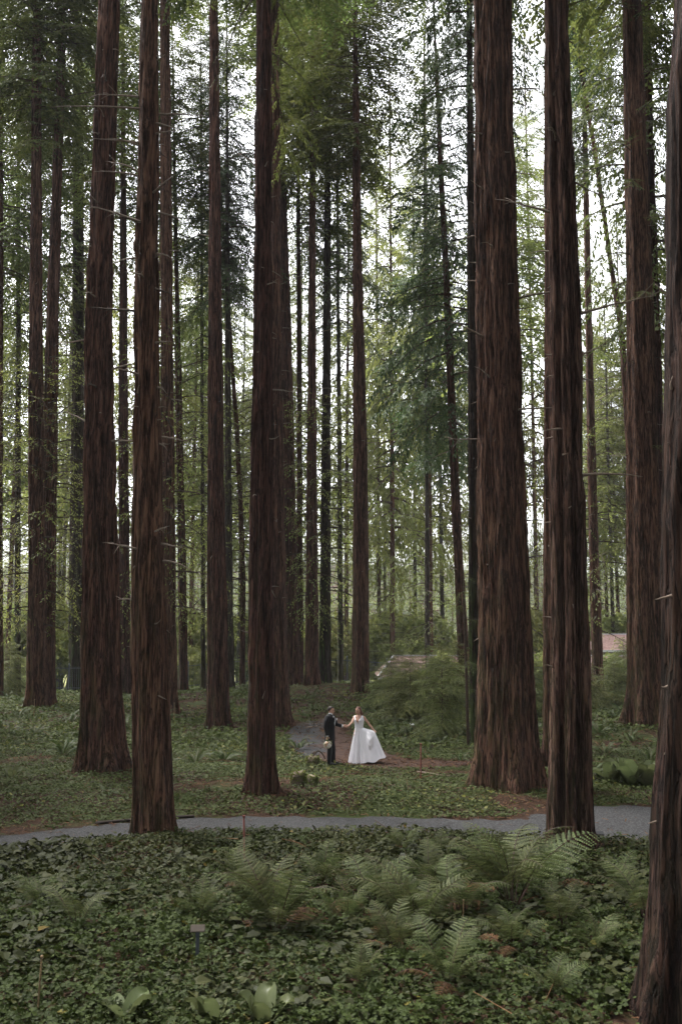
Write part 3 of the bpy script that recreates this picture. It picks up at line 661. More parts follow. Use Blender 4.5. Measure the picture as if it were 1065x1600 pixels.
redwood('hair-thin trunk in the bright clearing left of centre', [(318, 1072), (317, 900), (316, 640), (315, 400)], [(1072, 7), (640, 5), (400, 4)], 63, bark='bark_grey', seed=30, cpy=600, cs=.6)
redwood('dark thin trunk between the mid-grove redwood and the slim twins', [(468, 1066), (468, 800), (467, 500), (466, 350)], [(1066, 11), (800, 10), (350, 6)], 63, seed=31, cpy=480, cs=.7)
redwood('pale slender trunk left of the trunk behind the bride', [(532, 1066), (531, 880), (530, 700), (528, 450)], [(1066, 9), (700, 7), (450, 5)], 64, bark='bark_grey', seed=32, cpy=560, cs=.8, ck=CROWN_B)
redwood('pale slender trunk in the bright gap between the bride and the thickest redwood', [(667, 1050), (667, 900), (666, 700), (664, 450)], [(1050, 8), (700, 6), (450, 4)], 82, bark='bark_grey', seed=33, cpy=760, cs=.95, ck=CROWN_B)
# the long pale stubs on the mossy front left trunk
for (px, py, L, side, rz, tilt) in [(248, 850, .62, 0, -.3, 0), (250, 877, .70, .1, -.2, 8), (245, 609, .3, 0, -.4, 6), (245, 696, .3, 0, -.4, 8), (243, 400, .5, 0, -.5, 6), (216, 172, 1.9, PI, .3, 4), (216, 225, 1.0, PI, .3, -4), (216, 277, .95, PI, .3, -6), (214, 405, .55, PI, .3, 6), (216, 232, .7, PI, .5, -12), (246, 195, .6, 0, -.4, 12), (246, 335, .7, 0, -.3, 15)]:
    z = unproj(px, py, b22[1])[2] - b22[2]; x, y, r = f22(z); az = side + rz
    o = obj('dead_branch', DEAD[int(px + py) % 3], t22, (x + math.cos(az) * r * .85, y + math.sin(az) * r * .85, z)); o.rotation_euler = (0, R(tilt), az); o.scale = (L, .9, .9)

# trees beyond the fence and on the far hillside ---------------------------------
TRK = []
for k in range(3):
    rg = np.random.default_rng(60 + k); zs = [(-.5, 0, 0), (10, .15 * rg.normal(), 0), (24, .3 * rg.normal(), 0)]
    me, _ = trunk_mesh(zs, [(0, .30), (10, .22), (24, .06)], M['bark_grey' if k == 1 else 'bark'], (0, 0, 0), 24, rg, seg=12, dz=1.2, ztop=22, flare=.2, ridge=.01); TRK.append(me)
rg = random.Random(4)
BACK = []
def back_tree(x, y, H, c0, cs, ck, k, label, group):
    z = gz1(x, y); t = empty('conifer_tree', (x, y, z), label, 'tree', group, rg.random() * 6)
    s = H / 24; a = obj('trunk', TRK[k % 3], t); a.scale = (min(s, .8), min(s, .8), s)
    if y < 135 and k % 2: lo = obj('lower_branches', CROWN_LOW[k % 2], t, (0, 0, 2.5)); lo.scale = (cs, cs, max(.5, c0 / 15))
    c = obj('crown', ck[k % len(ck)], t, (0, 0, c0)); c.scale = (cs, cs, (H - c0 + .5) / 26)
k = 0
def nearest(x, y): return min([math.hypot(x - a, y - b) for a, b in BACK] + [99])
for n in range(2500):
    y = 70 + 62 * rg.random() ** .8; x = (rg.random() * 2 - 1) * (.40 * y + 4)
    if nearest(x, y) < 3.4: continue
    if 75 < y < 104 and 0 < x < 40: continue                      # the houses
    if 68 < y < 100 and -30 < x < 0: continue                    # sunlit clearing
    H = 30 + 22 * rg.random(); BACK.append((x, y)); far = y > 95
    back_tree(x, y, H, (13 + 13 * rg.random()), .8 + .45 * rg.random(), CROWN_MID, k,
              'tall conifer in the hazy stand beyond the fence, branches down its stem', 'conifers in the stand beyond the fence'); k += 1
    if k > 26: break
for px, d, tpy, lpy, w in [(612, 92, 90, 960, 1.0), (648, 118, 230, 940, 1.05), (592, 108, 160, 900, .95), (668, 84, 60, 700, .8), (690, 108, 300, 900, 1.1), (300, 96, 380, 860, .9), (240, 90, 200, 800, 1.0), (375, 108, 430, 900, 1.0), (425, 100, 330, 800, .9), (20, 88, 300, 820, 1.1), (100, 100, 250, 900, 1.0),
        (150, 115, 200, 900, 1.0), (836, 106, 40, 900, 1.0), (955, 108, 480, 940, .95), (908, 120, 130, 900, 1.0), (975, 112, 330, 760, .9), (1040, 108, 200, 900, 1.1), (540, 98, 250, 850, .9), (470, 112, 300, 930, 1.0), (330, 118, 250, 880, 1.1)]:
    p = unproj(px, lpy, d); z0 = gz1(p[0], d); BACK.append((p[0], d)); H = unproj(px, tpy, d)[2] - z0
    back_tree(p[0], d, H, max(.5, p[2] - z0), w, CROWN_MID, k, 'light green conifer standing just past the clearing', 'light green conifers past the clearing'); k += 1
for n in range(900):
    y = 190 + 250 * rg.random(); x = (rg.random() * 2 - 1) * (.38 * y + 8)
    if nearest(x, y) < 9: continue
    H = 14 + 13 * rg.random(); BACK.append((x, y))
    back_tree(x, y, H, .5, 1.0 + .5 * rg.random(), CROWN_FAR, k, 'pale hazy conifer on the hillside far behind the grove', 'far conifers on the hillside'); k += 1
    if k > 235: break
# unseen redwoods of the grove, added around the viewpoint to shade the foreground
SHADE_TREES = []
for n in range(400):
    y = rg.uniform(-34, 62); x = rg.uniform(-38, 38)
    if abs(x) < .36 * max(y, 0) + (7.4 if y > -3 else 4.5): continue
    if min([math.hypot(x - a, y - b) for a, b in SHADE_TREES] + [99]) < 5.0: continue
    SHADE_TREES.append((x, y)); H = rg.uniform(32, 42)
    t = empty('redwood_tree', (x, y, gz1(x, y)), 'unseen redwood outside the picture, added to shade the foreground', 'tree', 'unseen shading redwoods around the viewpoint', rg.random() * 6)
    s_ = H / 24; a = obj('trunk', TRK[n % 3], t); a.scale = (1.5, 1.5, s_); c0 = rg.uniform(11, 17)
    c = obj('crown', CROWN[n % 3], t, (0, 0, c0)); c.scale = (1.25, 1.25, (H - c0) / 26)
    if len(SHADE_TREES) > 84: break
# sunlit broadleaf bushes in the clearing beyond the fence
def bush(x, y, s, label, grp, mat_k=0):
    z = gz1(x, y); t = empty('leafy_bush', (x, y, z), label, 'bush', grp, rg.random() * 6)
    m = MB()
    for q in range(4):
        a = q * 1.6 + rg.random(); m.tube([(0, 0, -.1), (.3*s*math.cos(a), .3*s*math.sin(a), 1.0*s), (.9*s*math.cos(a), .9*s*math.sin(a), 2.4*s)], [.07*s, .05*s, .02*s], 5)
    m.build('stem', M['twig'], t)
    o = obj('foliage', BROAD[mat_k % 3], t); o.scale = (s, s, s)
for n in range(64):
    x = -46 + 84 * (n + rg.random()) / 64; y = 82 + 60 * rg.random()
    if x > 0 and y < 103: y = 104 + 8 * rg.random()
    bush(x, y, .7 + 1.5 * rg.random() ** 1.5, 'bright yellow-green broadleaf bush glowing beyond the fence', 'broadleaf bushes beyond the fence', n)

for px, d, s_, lab in [(588, 72, .5, 'bush screening the left end of the long pink roof'), (655, 71, .55, 'small bush in front of the long pink roof'), (708, 71, .8, 'bush before the long pink roof beside the left-leaning conifer'),
                       (842, 71, .8, 'bush in the gap between the thickest and the fluted redwood'), (975, 73, 1.0, 'bush before the faded pink roof beside the broad dark redwood')]:
    bush(unproj(px, 1060, d)[0], d, s_, lab, 'bushes before the pink roofs', int(px))
# ------------------------------------------------------------------ fence
t = empty('metal_fence', (0, 66, gz1(0, 66)), 'grey metal picket fence crossing behind the left trunks at the edge of the grove', 'fence')
M['fence'] = plain('grey_paint', (0.10, 0.11, 0.13), .5, .1)
B = MB(); RL = MB(); x = -36.0; zf = lambda q: gz1(q, 66)
zb = zf(0)
while x < 36:
    z = zf(x) - zb; B.box((x - .008, -.008, z + .1), (x + .008, .008, z + 1.62)); x += .13
B.build('picket', M['fence'], t, False, kind='stuff')
x = -36.0; post = None
while x < 36:
    z0, z1 = zf(x) - zb, zf(x + 2.6) - zb
    if post is None:
        pm = MB(); pm.box((-.04, -.04, -.2), (.04, .04, 1.75)); pm.ball((0, 0, 1.78), .05, seg=8, rings=5); post = mesh('post', pm.v, pm.f, [M['fence']])
    obj('post', post, t, (x, 0, z0))
    for h in (.22, 1.5): RL.add([(x, .012, z0+h), (x+2.6, .012, z1+h), (x+2.6, .04, z1+h), (x, .04, z0+h), (x, .012, z0+h+.04), (x+2.6, .012, z1+h+.04), (x+2.6, .04, z1+h+.04), (x, .04, z0+h+.04)], [(0,3,2,1),(4,5,6,7),(0,1,5,4),(2,3,7,6)])
    x += 2.6
RL.build('rail', M['fence'], t, False)

# ------------------------------------------------------------------ low buildings behind the grove
def tilemat():
    m = NT('pink_roof_tiles'); v = m.coord(); n = m.noise(v, 5, 5, .7); br = m.n('ShaderNodeTexBrick'); br.inputs['Scale'].default_value = 3.2
    m.l(v, br.inputs['Vector'])
    c = m.ramp(n, [(.3, (.13, .075, .065)), (.55, (.22, .14, .125)), (.75, (.33, .25, .235))])
    return m.pbr(c, .8, bump=n, bstr=.4, bdist=.02)
M['roof'] = tilemat(); M['fascia'] = plain('white_trim', (.38, .38, .40), .5, .06); M['wall'] = plain('brown_siding', (.09, .065, .05), .8, .15, 6)
def glassmat():
    m = NT('window_glass'); v = m.coord(); n = m.noise(v, 2, 2); return m.pbr(m.ramp(n, [(.3, (.03, .04, .05)), (.7, (.06, .07, .08))]), .1, spec=.6)
M['glass'] = glassmat()
def house(loc, Lx, depth, ez, rz, label, hip):
    t = empty('low_building', loc, label, 'building'); h = ez - loc[2]; hr = rz - loc[2]
    w = MB(); w.box((0, 0, -.3), (Lx, depth, h - .02)); w.build('wall', M['wall'], t, False)
    o_ = .6
    # tiled slopes made of stepped courses
    rf = MB(); nC = 12
    for side in (0, 1):
        for c in range(nC):
            f0, f1 = c / nC, (c + 1) / nC
            def Y(f): return (-o_ + f * (depth / 2 + o_)) if side == 0 else (depth + o_ - f * (depth / 2 + o_))
            za, zb_ = h + (hr - h) * f0 + .045, h + (hr - h) * f1 + .01
            xa0, xa1 = -o_ + hip * f0, Lx + o_ - hip * f0; xb0, xb1 = -o_ + hip * f1, Lx + o_ - hip * f1
            rf.add([(xa0, Y(f0), za), (xa1, Y(f0), za), (xb1, Y(f1), zb_), (xb0, Y(f1), zb_), (xa0, Y(f0), za - .06), (xa1, Y(f0), za - .06)], [(0, 1, 2, 3) if side == 0 else (3, 2, 1, 0), (0, 4, 5, 1) if side == 0 else (1, 5, 4, 0)])
    for sx in (0, 1):
        x0 = -o_ if sx == 0 else Lx + o_; x1 = x0 + (hip if sx == 0 else -hip)
        rf.add([(x0, -o_, h + .01), (x0, depth + o_, h + .01), (x1, depth / 2, hr + .01)], [(0, 1, 2)])
    r = rf.build('roof', M['roof'], t, False)
    fa = MB(); fa.box((-o_ - .03, -o_ - .05, h - .16), (Lx + o_ + .03, -o_ - .01, h + .03)); fa.box((-o_ + hip, depth / 2 - .1, hr + .01), (Lx + o_ - hip, depth / 2 + .1, hr + .10))
    fa.tube([(-o_, -o_, h + .06), (-o_ + hip, depth / 2, hr + .05)], .07, 6); fa.build('fascia', M['fascia'], r, False)
    x = 1.5
    while x < Lx - 1.5:
        f = MB(); f.box((x - .06, -.05, h - 1.9), (x + 1.26, .0, h - 1.84)); f.box((x - .06, -.05, h - .72), (x + 1.26, 0, h - .66)); f.box((x - .06, -.05, h - 1.84), (x, 0, h - .72)); f.box((x + 1.2, -.05, h - 1.84), (x + 1.26, 0, h - .72)); f.box((x + .58, -.045, h - 1.84), (x + .62, 0, h - .72))
        fw = f.build('window', M['fascia'], t, False); p = MB(); p.box((x, -.02, h - 1.84), (x + 1.2, -.005, h - .72)); p.build('pane', M['glass'], fw, False); x += 2.8
house((3.4, 77, -3.05), 20.5, 7, .45, 1.95, 'long low building with a pink tiled roof glimpsed behind the bride and the thickest redwood', 1.4)
house((24.3, 92, -3.05), 14, 8, 2.2, 3.6, 'smaller building with a faded pink roof seen higher up between the right-hand trunks', 1.2)

# ------------------------------------------------------------------ ground cover
def inside_view(x, y, margin): return np.abs(x) < .345 * y + margin
def pts_in(n, y0, y1, margin, power=1.0):
    y = y0 + (y1 - y0) * rng.random(n) ** power; hw = .345 * y1 + margin
    x = (rng.random(n) * 2 - 1) * hw; k = inside_view(x, y, margin); return x[k], y[k]
TB = np.array(TREE_BASES)
def off_trees(x, y):
    k = np.ones(len(x), bool)
    for (a, b, r) in TB: k &= np.hypot(x - a, y - b) > r
    return k
def cover(name, n, y0, y1, T, TF, size, hmin, hmax, mat, seed, edge, label=None, tiltm=.45, thin=0.0, power=1.0, zone=None, bare_w=1.0):
    x, y = pts_in(n, y0, y1, 2.5, power)
    cl = vnoise(x * .9, y * .9, seed=seed); cl2 = vnoise(x * 3.1, y * 3.1, seed=seed + 1)
    pd1 = pathdist(x, y, PATH1[::2]); pd2 = pathdist(x, y, PATH2[::2])
    k = (pd1 > edge + (cl2 - .5) * .3) & (pd2 > .05 + (cl2 - .5) * .7) & off_trees(x, y)
    k &= rng.random(len(x)) > bare(x, y) * bare_w * .97
    k &= rng.random(len(x)) > thin * sstep(.45, .7, 1 - cl)
    if zone is not None: k &= rng.random(len(x)) < zone(x, y)
    x, y, cl, cl2 = x[k], y[k], cl[k], cl2[k]; n = len(x)
    z = gz(x, y) + hmin + (hmax - hmin) * (rng.random(n) ** .6) * (.35 + .8 * cl2) * (.6 + .6 * cl)
    yaw = rng.random(n) * 6.283; pit = rng.normal(size=n) * tiltm + .12; rol = rng.normal(size=n) * tiltm
    s = size * (.55 + .75 * rng.random(n))
    t = np.clip(.42 + .32 * (cl - .5) + .17 * rng.normal(size=n), 0, .9); t = np.where(rng.random(n) < .004, 1.0, t)
    return scatter(name, T, TF, np.stack([x, y, z], 1), rotm(yaw, pit, rol), s, mat, t, kind='stuff')
clover_zone = lambda x, y: np.clip(1.15 - (y - 13.5) / 4 + (x > 1) * .35, 0.08, 1)
cover('ground_cover', 110000, 8.6, 20.5, LEAF_T, LEAF_F, .066, .02, .20, M['ivy'], 31, -.12, zone=lambda x, y: 1.05 - .75 * clover_zone(x, y))
cover('clover_cover', 110000, 8.6, 21.5, TRI_T, TRI_F, .066, .02, .22, M['clover'], 37, -.05, zone=clover_zone, thin=.3)
cover('sorrel_mat', 230000, 19.5, 38, SMALL_T, SMALL_F, .072, .01, .12, M['sorrel'], 41, .02, thin=.12, tiltm=.35)
cover('leafy_cover', 120000, 34, 67, SMALL_T, SMALL_F, .15, .01, .20, M['sorrel'], 47, .05, thin=.55)
cover('ginger_leaves', 16000, 9, 19, LEAF_T, LEAF_F, .135, .06, .26, M['ivy'], 61, .0, tiltm=.3, zone=lambda x, y: sstep(.56, .68, vnoise(x * .8 + 7, y * .8, seed=63)))
cover('yellow_green_cover', 60000, 22, 60, SMALL_T, SMALL_F, .11, .03, .24, M['broad'], 71, .2, zone=lambda x, y: sstep(.6, .75, vnoise(x * .35 + 3, y * .35, seed=73)) * .5)
# fallen needles and brown leaves lying in the bare places and along the paths
def litter(n, y0, y1, size):
    x, y = pts_in(n, y0, y1, 2); b = bare(x, y); p1 = pathdist(x, y, PATH1[::2]); p2 = pathdist(x, y, PATH2[::2])
    pr = np.maximum(b, .12); pr = np.maximum(pr, np.exp(-np.abs(p1) / .14) * .8); pr = np.maximum(pr, (p2 < .3) * (.45 + .4 * (x > .0))); pr = np.where(p1 < -.25, .035 + .12 * (vnoise(x * 1.1, y * 1.1, seed=91) > .62), pr)
    k = rng.random(len(x)) < pr; x, y = x[k], y[k]; n = len(x)
    z = gz(x, y) + .03 + .02 * rng.random(n)
    T = [(-.5, .06, 0), (-.5, -.06, 0), (.5, -.08, .05), (.5, .08, .05)]
    scatter('leaf_litter', T, [(0, 1, 2, 3)], np.stack([x, y, z], 1), rotm(rng.random(n) * 6.28, rng.normal(size=n) * .25, rng.normal(size=n) * .3), size * (.4 + rng.random(n)), M['litter'], rng.random(n), kind='stuff')
def sticks(n, y0, y1):
    x, y = pts_in(n, y0, y1, 2); k = (pathdist(x, y, PATH1[::2]) > -.1) & (pathdist(x, y, PATH2[::2]) > .1); x, y = x[k], y[k]; n = len(x)
    T = [(-.5, 0, .012), (-.5, .010, -.006), (-.5, -.010, -.006), (.5, .01, .05), (.5, .018, .038), (.5, .002, .038)]
    scatter('fallen_twigs', T, [(0, 1, 4, 3), (1, 2, 5, 4), (2, 0, 3, 5)], np.stack([x, y, gz(x, y) + .06 + .12 * rng.random(n)], 1), rotm(rng.random(n) * 6.28, rng.normal(size=n) * .2, rng.normal(size=n)), .15 + .6 * rng.random(n) ** 2, M['litter'], rng.random(n), kind='stuff')
sticks(1500, 9, 45)
litter(110000, 9, 32, .10); litter(50000, 30, 60, .2)

# ------------------------------------------------------------------ ferns
def frond(kind, seed, L=1.0):
    rr = np.random.default_rng(seed); n = 26; t = np.linspace(0, 1, n + 1)
    a0, a1 = (R(84), -R(12)) if kind != 'sword' else (R(72), -R(30))
    ang = a0 + (a1 - a0) * t ** (1.35 if kind == 'sword' else 1.9); dx = np.cos(ang); dz = np.sin(ang)
    X = np.concatenate([[0], np.cumsum((dx[1:] + dx[:-1]) * .5 / n)]) * L; Z = np.concatenate([[0], np.cumsum((dz[1:] + dz[:-1]) * .5 / n)]) * L
    bend = rr.normal() * .06 * t ** 2; A = np.stack([X, bend, Z], -1)
    Q = []; TI = []
    np_ = 17 if kind == 'lady' else 34; s0 = .28 if kind == 'lady' else .12
    for i in range(np_):
        s = s0 + (1 - s0) * (i + .5) / np_; u = (s - s0) / (1 - s0)
        p = np.array([np.interp(s, t, A[:, q]) for q in range(3)]); an = np.interp(s, t, ang)
        fwd = np.array([math.cos(an), 0, math.sin(an)]); nor = np.array([-math.sin(an), 0, math.cos(an)])
        if kind == 'lady': pl = .25 * L * min(1, (u + .08) * 3.2) ** .6 * (1 - u) ** .75 + .012
        else: pl = .085 * L * min(1, (u + .1) * 4) * (1 - u ** 2.5) + .008
        for sd in (-1, 1):
            sw = .35 + .25 * u + rr.normal() * .05
            d = np.array([0, sd, 0]) * math.cos(sw) + fwd * math.sin(sw) + nor * (-.12 + rr.normal() * .07); d /= np.linalg.norm(d)
            w = np.cross(nor, d); w /= np.linalg.norm(w)
            dr = -nor * pl * .18
            if kind == 'lady':
                m = max(4, int(pl / .016)); q = (np.arange(m) + .5) / m
                for e in (-1, 1):
                    ll = pl * .115 * (1 - q * .75) + .005
                    b = p + d * (q * pl)[:, None] + dr * (q ** 2)[:, None]
                    ld = (w * e * .9 + d * .45); ld /= np.linalg.norm(ld)
                    tip = b + ld * ll[:, None] - nor * (.15 * ll)[:, None]; hw = d * (pl / m * .46)
                    mid = (b * .45 + tip * .55)
                    Q.append(np.stack([b - hw * .6, b + hw * .6, mid + hw * 1.0, tip], 1)); Q[-1][:, 0] = b - hw
                    TI.append(np.clip(.5 + .15 * rr.normal(size=m) + .22 * rr.normal(), 0, 1))
            else:
                hw = w * .011 * L; tip = p + d * pl + dr
                Q.append(np.array([[p - hw * .9, p + hw * 1.1, p + d * pl * .6 + dr * .4 + hw * .8, tip], [p - hw * .9, tip, p + d * pl * .6 + dr * .4 - hw * .6, p - hw * .9]])[:1])
                TI.append(np.array([np.clip(.5 + .15 * rr.normal(), 0, 1)]))
    V = np.concatenate(Q).reshape(-1, 3); TI = np.concatenate(TI); nq = len(V) // 4
    tv, tf = tube_arr(A, .0065 * L + .001, .0015, 4)
    return mesh('frond', np.concatenate([V, tv]), np.concatenate([np.arange(len(V)).reshape(-1, 4), tf + len(V)]),
                [M['fern'] if kind == 'lady' else M['swordfern'], M['rachis'] if kind == 'sword' else M['rachis_dark']], False,
                np.concatenate([TI, np.zeros(len(tf))]), np.concatenate([np.zeros(nq, int), np.ones(len(tf), int)]))
LADY = [frond('lady', 300 + i) for i in range(5)]; SWORD = [frond('sword', 320 + i) for i in range(4)]
BROWN = LADY[0].copy(); BROWN.materials[0] = M['litter']
rf_ = random.Random(9)
def fern(pos, label, n, L, kind='lady', group=None, spread=1.0, lo=0.75):
    t = empty('fern', pos, label, 'fern', group, rf_.random() * 6)
    for k in range(n):
        me = (LADY if kind == 'lady' else SWORD)[rf_.randrange(4)]
        az = 6.283 * k / n + rf_.uniform(-.35, .35); l = L * rf_.uniform(lo, 1.1)
        o = obj('frond', me, t, (.03 * math.cos(az), .03 * math.sin(az), -.02)); tilt = rf_.uniform(-12, 22) * spread
        o.rotation_euler = (rf_.uniform(-.35, .35), R(tilt), az); o.scale = (l, l, l)
    if kind == 'lady' and n > 6:
        for k in range(3):
            o = obj('frond', BROWN, t, (0, 0, 0), label='withered brown frond'); o.rotation_euler = (rf_.uniform(-.5, .5), R(rf_.uniform(42, 62)), rf_.random() * 6.3); l = L * .75; o.scale = (l, l, l)
G = ground_at
FG = 'big feathery ferns in the foreground'
for px, py, n, L, lab in [
    (800, 1425, 12, 1.5, 'tallest feathery fern, its upright fronds reaching over the gravel path before the fluted redwood'),
    (845, 1400, 8, .95, 'feathery fern leaning right, at the foot side of the fluted double-stemmed redwood'),
    (655, 1470, 10, 1.05, 'wide feathery fern in the middle of the foreground thicket, left of the tallest one'),
    (585, 1425, 8, .85, 'pale feathery fern at the left end of the central fern thicket'),
    (715, 1440, 9, .9, 'feathery fern squeezed between the tallest fern and the wide middle one'),
    (430, 1468, 13, 1.05, 'vase-shaped fern with bare dark stalks and bluish fronds, right of the small plant label'),
    (375, 1405, 7, .9, 'light green fern with long fronds arching left beside the thin red stake'),
    (700, 1545, 8, .75, 'low spreading fern near the bottom, between clover leaves right of centre'),
    (630, 1335, 7, .5, 'small fern tuft at the near edge of the gravel path, above the thicket'),
    (690, 1345, 7, .55, 'small fern beside the path edge, just left of the tallest fern'),
    (1010, 1445, 7, .85, 'fern beside the cropped near redwood, fronds pointing left'),
    (960, 1395, 6, .6, 'rusty fern with yellowing fronds below the fluted redwood'),
    (500, 1390, 6, .7, 'fern behind the vase-shaped one, near the path'),
    (120, 1455, 5, .7, 'thin sparse fern in the lower left with upright stalks'),
    (560, 1545, 6, .55, 'low fern frond cluster at the bottom centre'),
    (860, 1560, 6, .5, 'low fern almost lost in the clover at the lower right'),
    (765, 1385, 9, .8, 'fern tucked behind the tallest fern on its left'), (880, 1455, 8, .7, 'fern in the shade right of the tallest fern'), (620, 1500, 8, .7, 'dark fern below the wide middle fern'),
    (540, 1450, 7, .65, 'fern bridging the vase-shaped fern and the central thicket'), (800, 1490, 8, .65, 'low fern below the tallest one'), (670, 1400, 8, .75, 'fern behind the wide middle fern'), (930, 1500, 7, .6, 'small fern between the clover and the cropped redwood'),
    (310, 1440, 6, .6, 'small fern left of the light green one'), (60, 1420, 6, .6, 'fern low at the left edge of the ivy')]:
    fern(G(px, py), lab, n, L * 1.3, 'lady', FG, .7)
MG = 'ferns scattered through the grove'
for px, py, n, L, lab in [
    (100, 1182, 12, 1.1, 'sword fern just left of the big left redwood with arching fronds'),
    (140, 1165, 11, 1.0, 'sword fern touching the left side of the big left redwood'),
    (55, 1150, 10, .95, 'sword fern below the close pair of redwoods'),
    (110, 1130, 10, 1.0, 'sword fern at the right foot of the close pair of redwoods'),
    (15, 1150, 9, 1.0, 'sword fern at the far left edge below the dark cut trunk'),
    (305, 1195, 12, 1.0, 'dark sword fern right of the mossy front left trunk'),
    (350, 1190, 12, .9, 'dark sword fern between the two front trunks'),
    (465, 1172, 12, .95, 'strappy light green fern on the left bank of the footpath'),
    (450, 1190, 8, .6, 'small fern between the front redwood and the footpath'),
    (490, 1112, 12, .9, 'sword fern above the bend of the footpath behind the groom'),
    (475, 1120, 10, .7, 'low sword fern left of the footpath bend'),
    (520, 1108, 11, .8, 'sword fern behind the groom, left of the straight redwood'),
    (600, 1135, 10, .8, 'fern just right of the bride'), (640, 1150, 11, .8, 'fern between the bride and the feathery saplings'),
    (625, 1165, 9, .6, 'low fern at the far edge of the reddish footpath'), (690, 1165, 10, .7, 'fern below the feathery saplings at the path end'),
    (720, 1190, 9, .6, 'low fern left of the thickest redwood'), (605, 1110, 10, .9, 'fern behind the bride at the redwood foot'),
    (500, 1085, 9, .9, 'fern at the feet of the slim twin trunks'), (440, 1092, 9, .8, 'fern under the mid-grove redwood'),
    (325, 1100, 9, .9, 'fern before the bright clearing'), (300, 1155, 8, .6, 'fern left of the tall even redwood'), (215, 1160, 9, .8, 'fern behind the mossy front left trunk'),
    (945, 1180, 12, .95, 'fern on the right bank left of the big soft leaves'), (985, 1160, 11, .9, 'fern right before the broad dark redwood'),
    (935, 1150, 11, 1.0, 'fern in the gap below the slender conifer'), (960, 1125, 11, 1.0, 'upper fern on the right-hand bank'),
    (1015, 1190, 10, .9, 'fern above the big soft leaves'), (925, 1215, 10, .8, 'fern beside the fluted redwood above the path'), (835, 1150, 8, .9, 'fern peeping between the thickest and the fluted redwood'),
    (840, 1190, 8, .7, 'low fern between the thickest and the fluted redwood'), (230, 1100, 8, .8, 'fern behind the front left trunks'), (30, 1120, 9, .9, 'fern beyond the left edge redwoods'),
    (570, 1125, 8, .6, 'tiny fern at the back of the footpath'), (170, 1245, 8, .5, 'small fern below the big left redwood'), (260, 1240, 8, .6, 'small fern right behind the mossy front left trunk')]:
    fern(G(px, py), lab, n, L, 'sword', MG)
for k in range(70):
    y = rf_.uniform(36, 65); x = rf_.uniform(-1, 1) * .36 * y
    if pathdist(np.array([x]), np.array([y]), PATH2)[0] < .6 or not off_trees(np.array([x]), np.array([y]))[0]: continue
    if bare(np.array([x]), np.array([y]))[0] > .5: continue
    fern((x, y, gz1(x, y)), 'small fern in the undergrowth towards the back of the grove', 7, rf_.uniform(.7, 1.15), 'sword', 'small ferns at the back of the grove')

# broad soft leaves (skunk cabbage like)
def big_leaf(seed):
    rr = np.random.default_rng(seed); n, m = 8, 4; V = []; F_ = []
    for i in range(n + 1):
        t = i / n; ang = R(70) - R(75) * t ** 1.2
        w = .21 * math.sin(math.pi * min(1, t * .92 + .08) ** .8) ** .8
        x = .75 * (t - .25 * t * t); z = .62 * math.sin(t * 2.0) * .75
        for j in range(-m, m + 1):
            q = j / m; V.append((x, q * w, z - .07 * (1 - abs(q)) + .03 * abs(q) ** 2 + .012 * math.sin(t * 22 + abs(q) * 5)))
    c = 2 * m + 1
    for i in range(n):
        for j in range(2 * m): F_.append((i*c+j, i*c+j+1, (i+1)*c+j+1, (i+1)*c+j))
    return mesh('leaf', V, np.array(F_), [M['bigleaf']], True, rr.random(len(F_)) * .3 + .4 * rr.random())
BL = [big_leaf(i) for i in range(3)]
def bigplant(pos, label, n, s, group=None):
    t = empty('broad_leaf_plant', pos, label, 'plant', group, rf_.random() * 6)
    for k in range(n):
        az = 6.283 * k / n + rf_.uniform(-.4, .4); o = obj('leaf', BL[k % 3], t, (.04 * math.cos(az), .04 * math.sin(az), -.02))
        o.rotation_euler = (rf_.uniform(-.3, .3), R(rf_.uniform(-25, 20)), az); l = s * rf_.uniform(.7, 1.1); o.scale = (l, l * 1.1, l)
for px, py, n, s, lab in [(985, 1226, 8, 1.15, 'largest plant with broad soft leaves on the right bank above the path'), (1012, 1230, 7, 1.0, 'broad-leaved plant nearest the cropped redwood, above the path'), (957, 1222, 7, .85, 'broad-leaved plant left of the largest one on the right bank'),
        (640, 1168, 6, .5, 'low broad-leaved plant on the far side of the footpath'), (668, 1160, 6, .6, 'broad-leaved plant under the feathery saplings'), (690, 1140, 5, .7, 'bluish broad-leaved plant behind the path under the saplings'), (125, 1170, 5, .5, 'shiny broad-leaved plant left of the big left redwood'),
        (190, 1595, 5, .55, 'broad leaves at the bottom edge, lower left'), (330, 1598, 5, .5, 'broad leaves at the bottom edge below the plant label'), (410, 1600, 5, .55, 'broad leaves at the bottom edge under the vase-shaped fern'),
        (20, 1215, 5, .5, 'pale broad-leaved plant at the left edge of the bank')]:
    bigplant(G(px, py), lab, n, s)

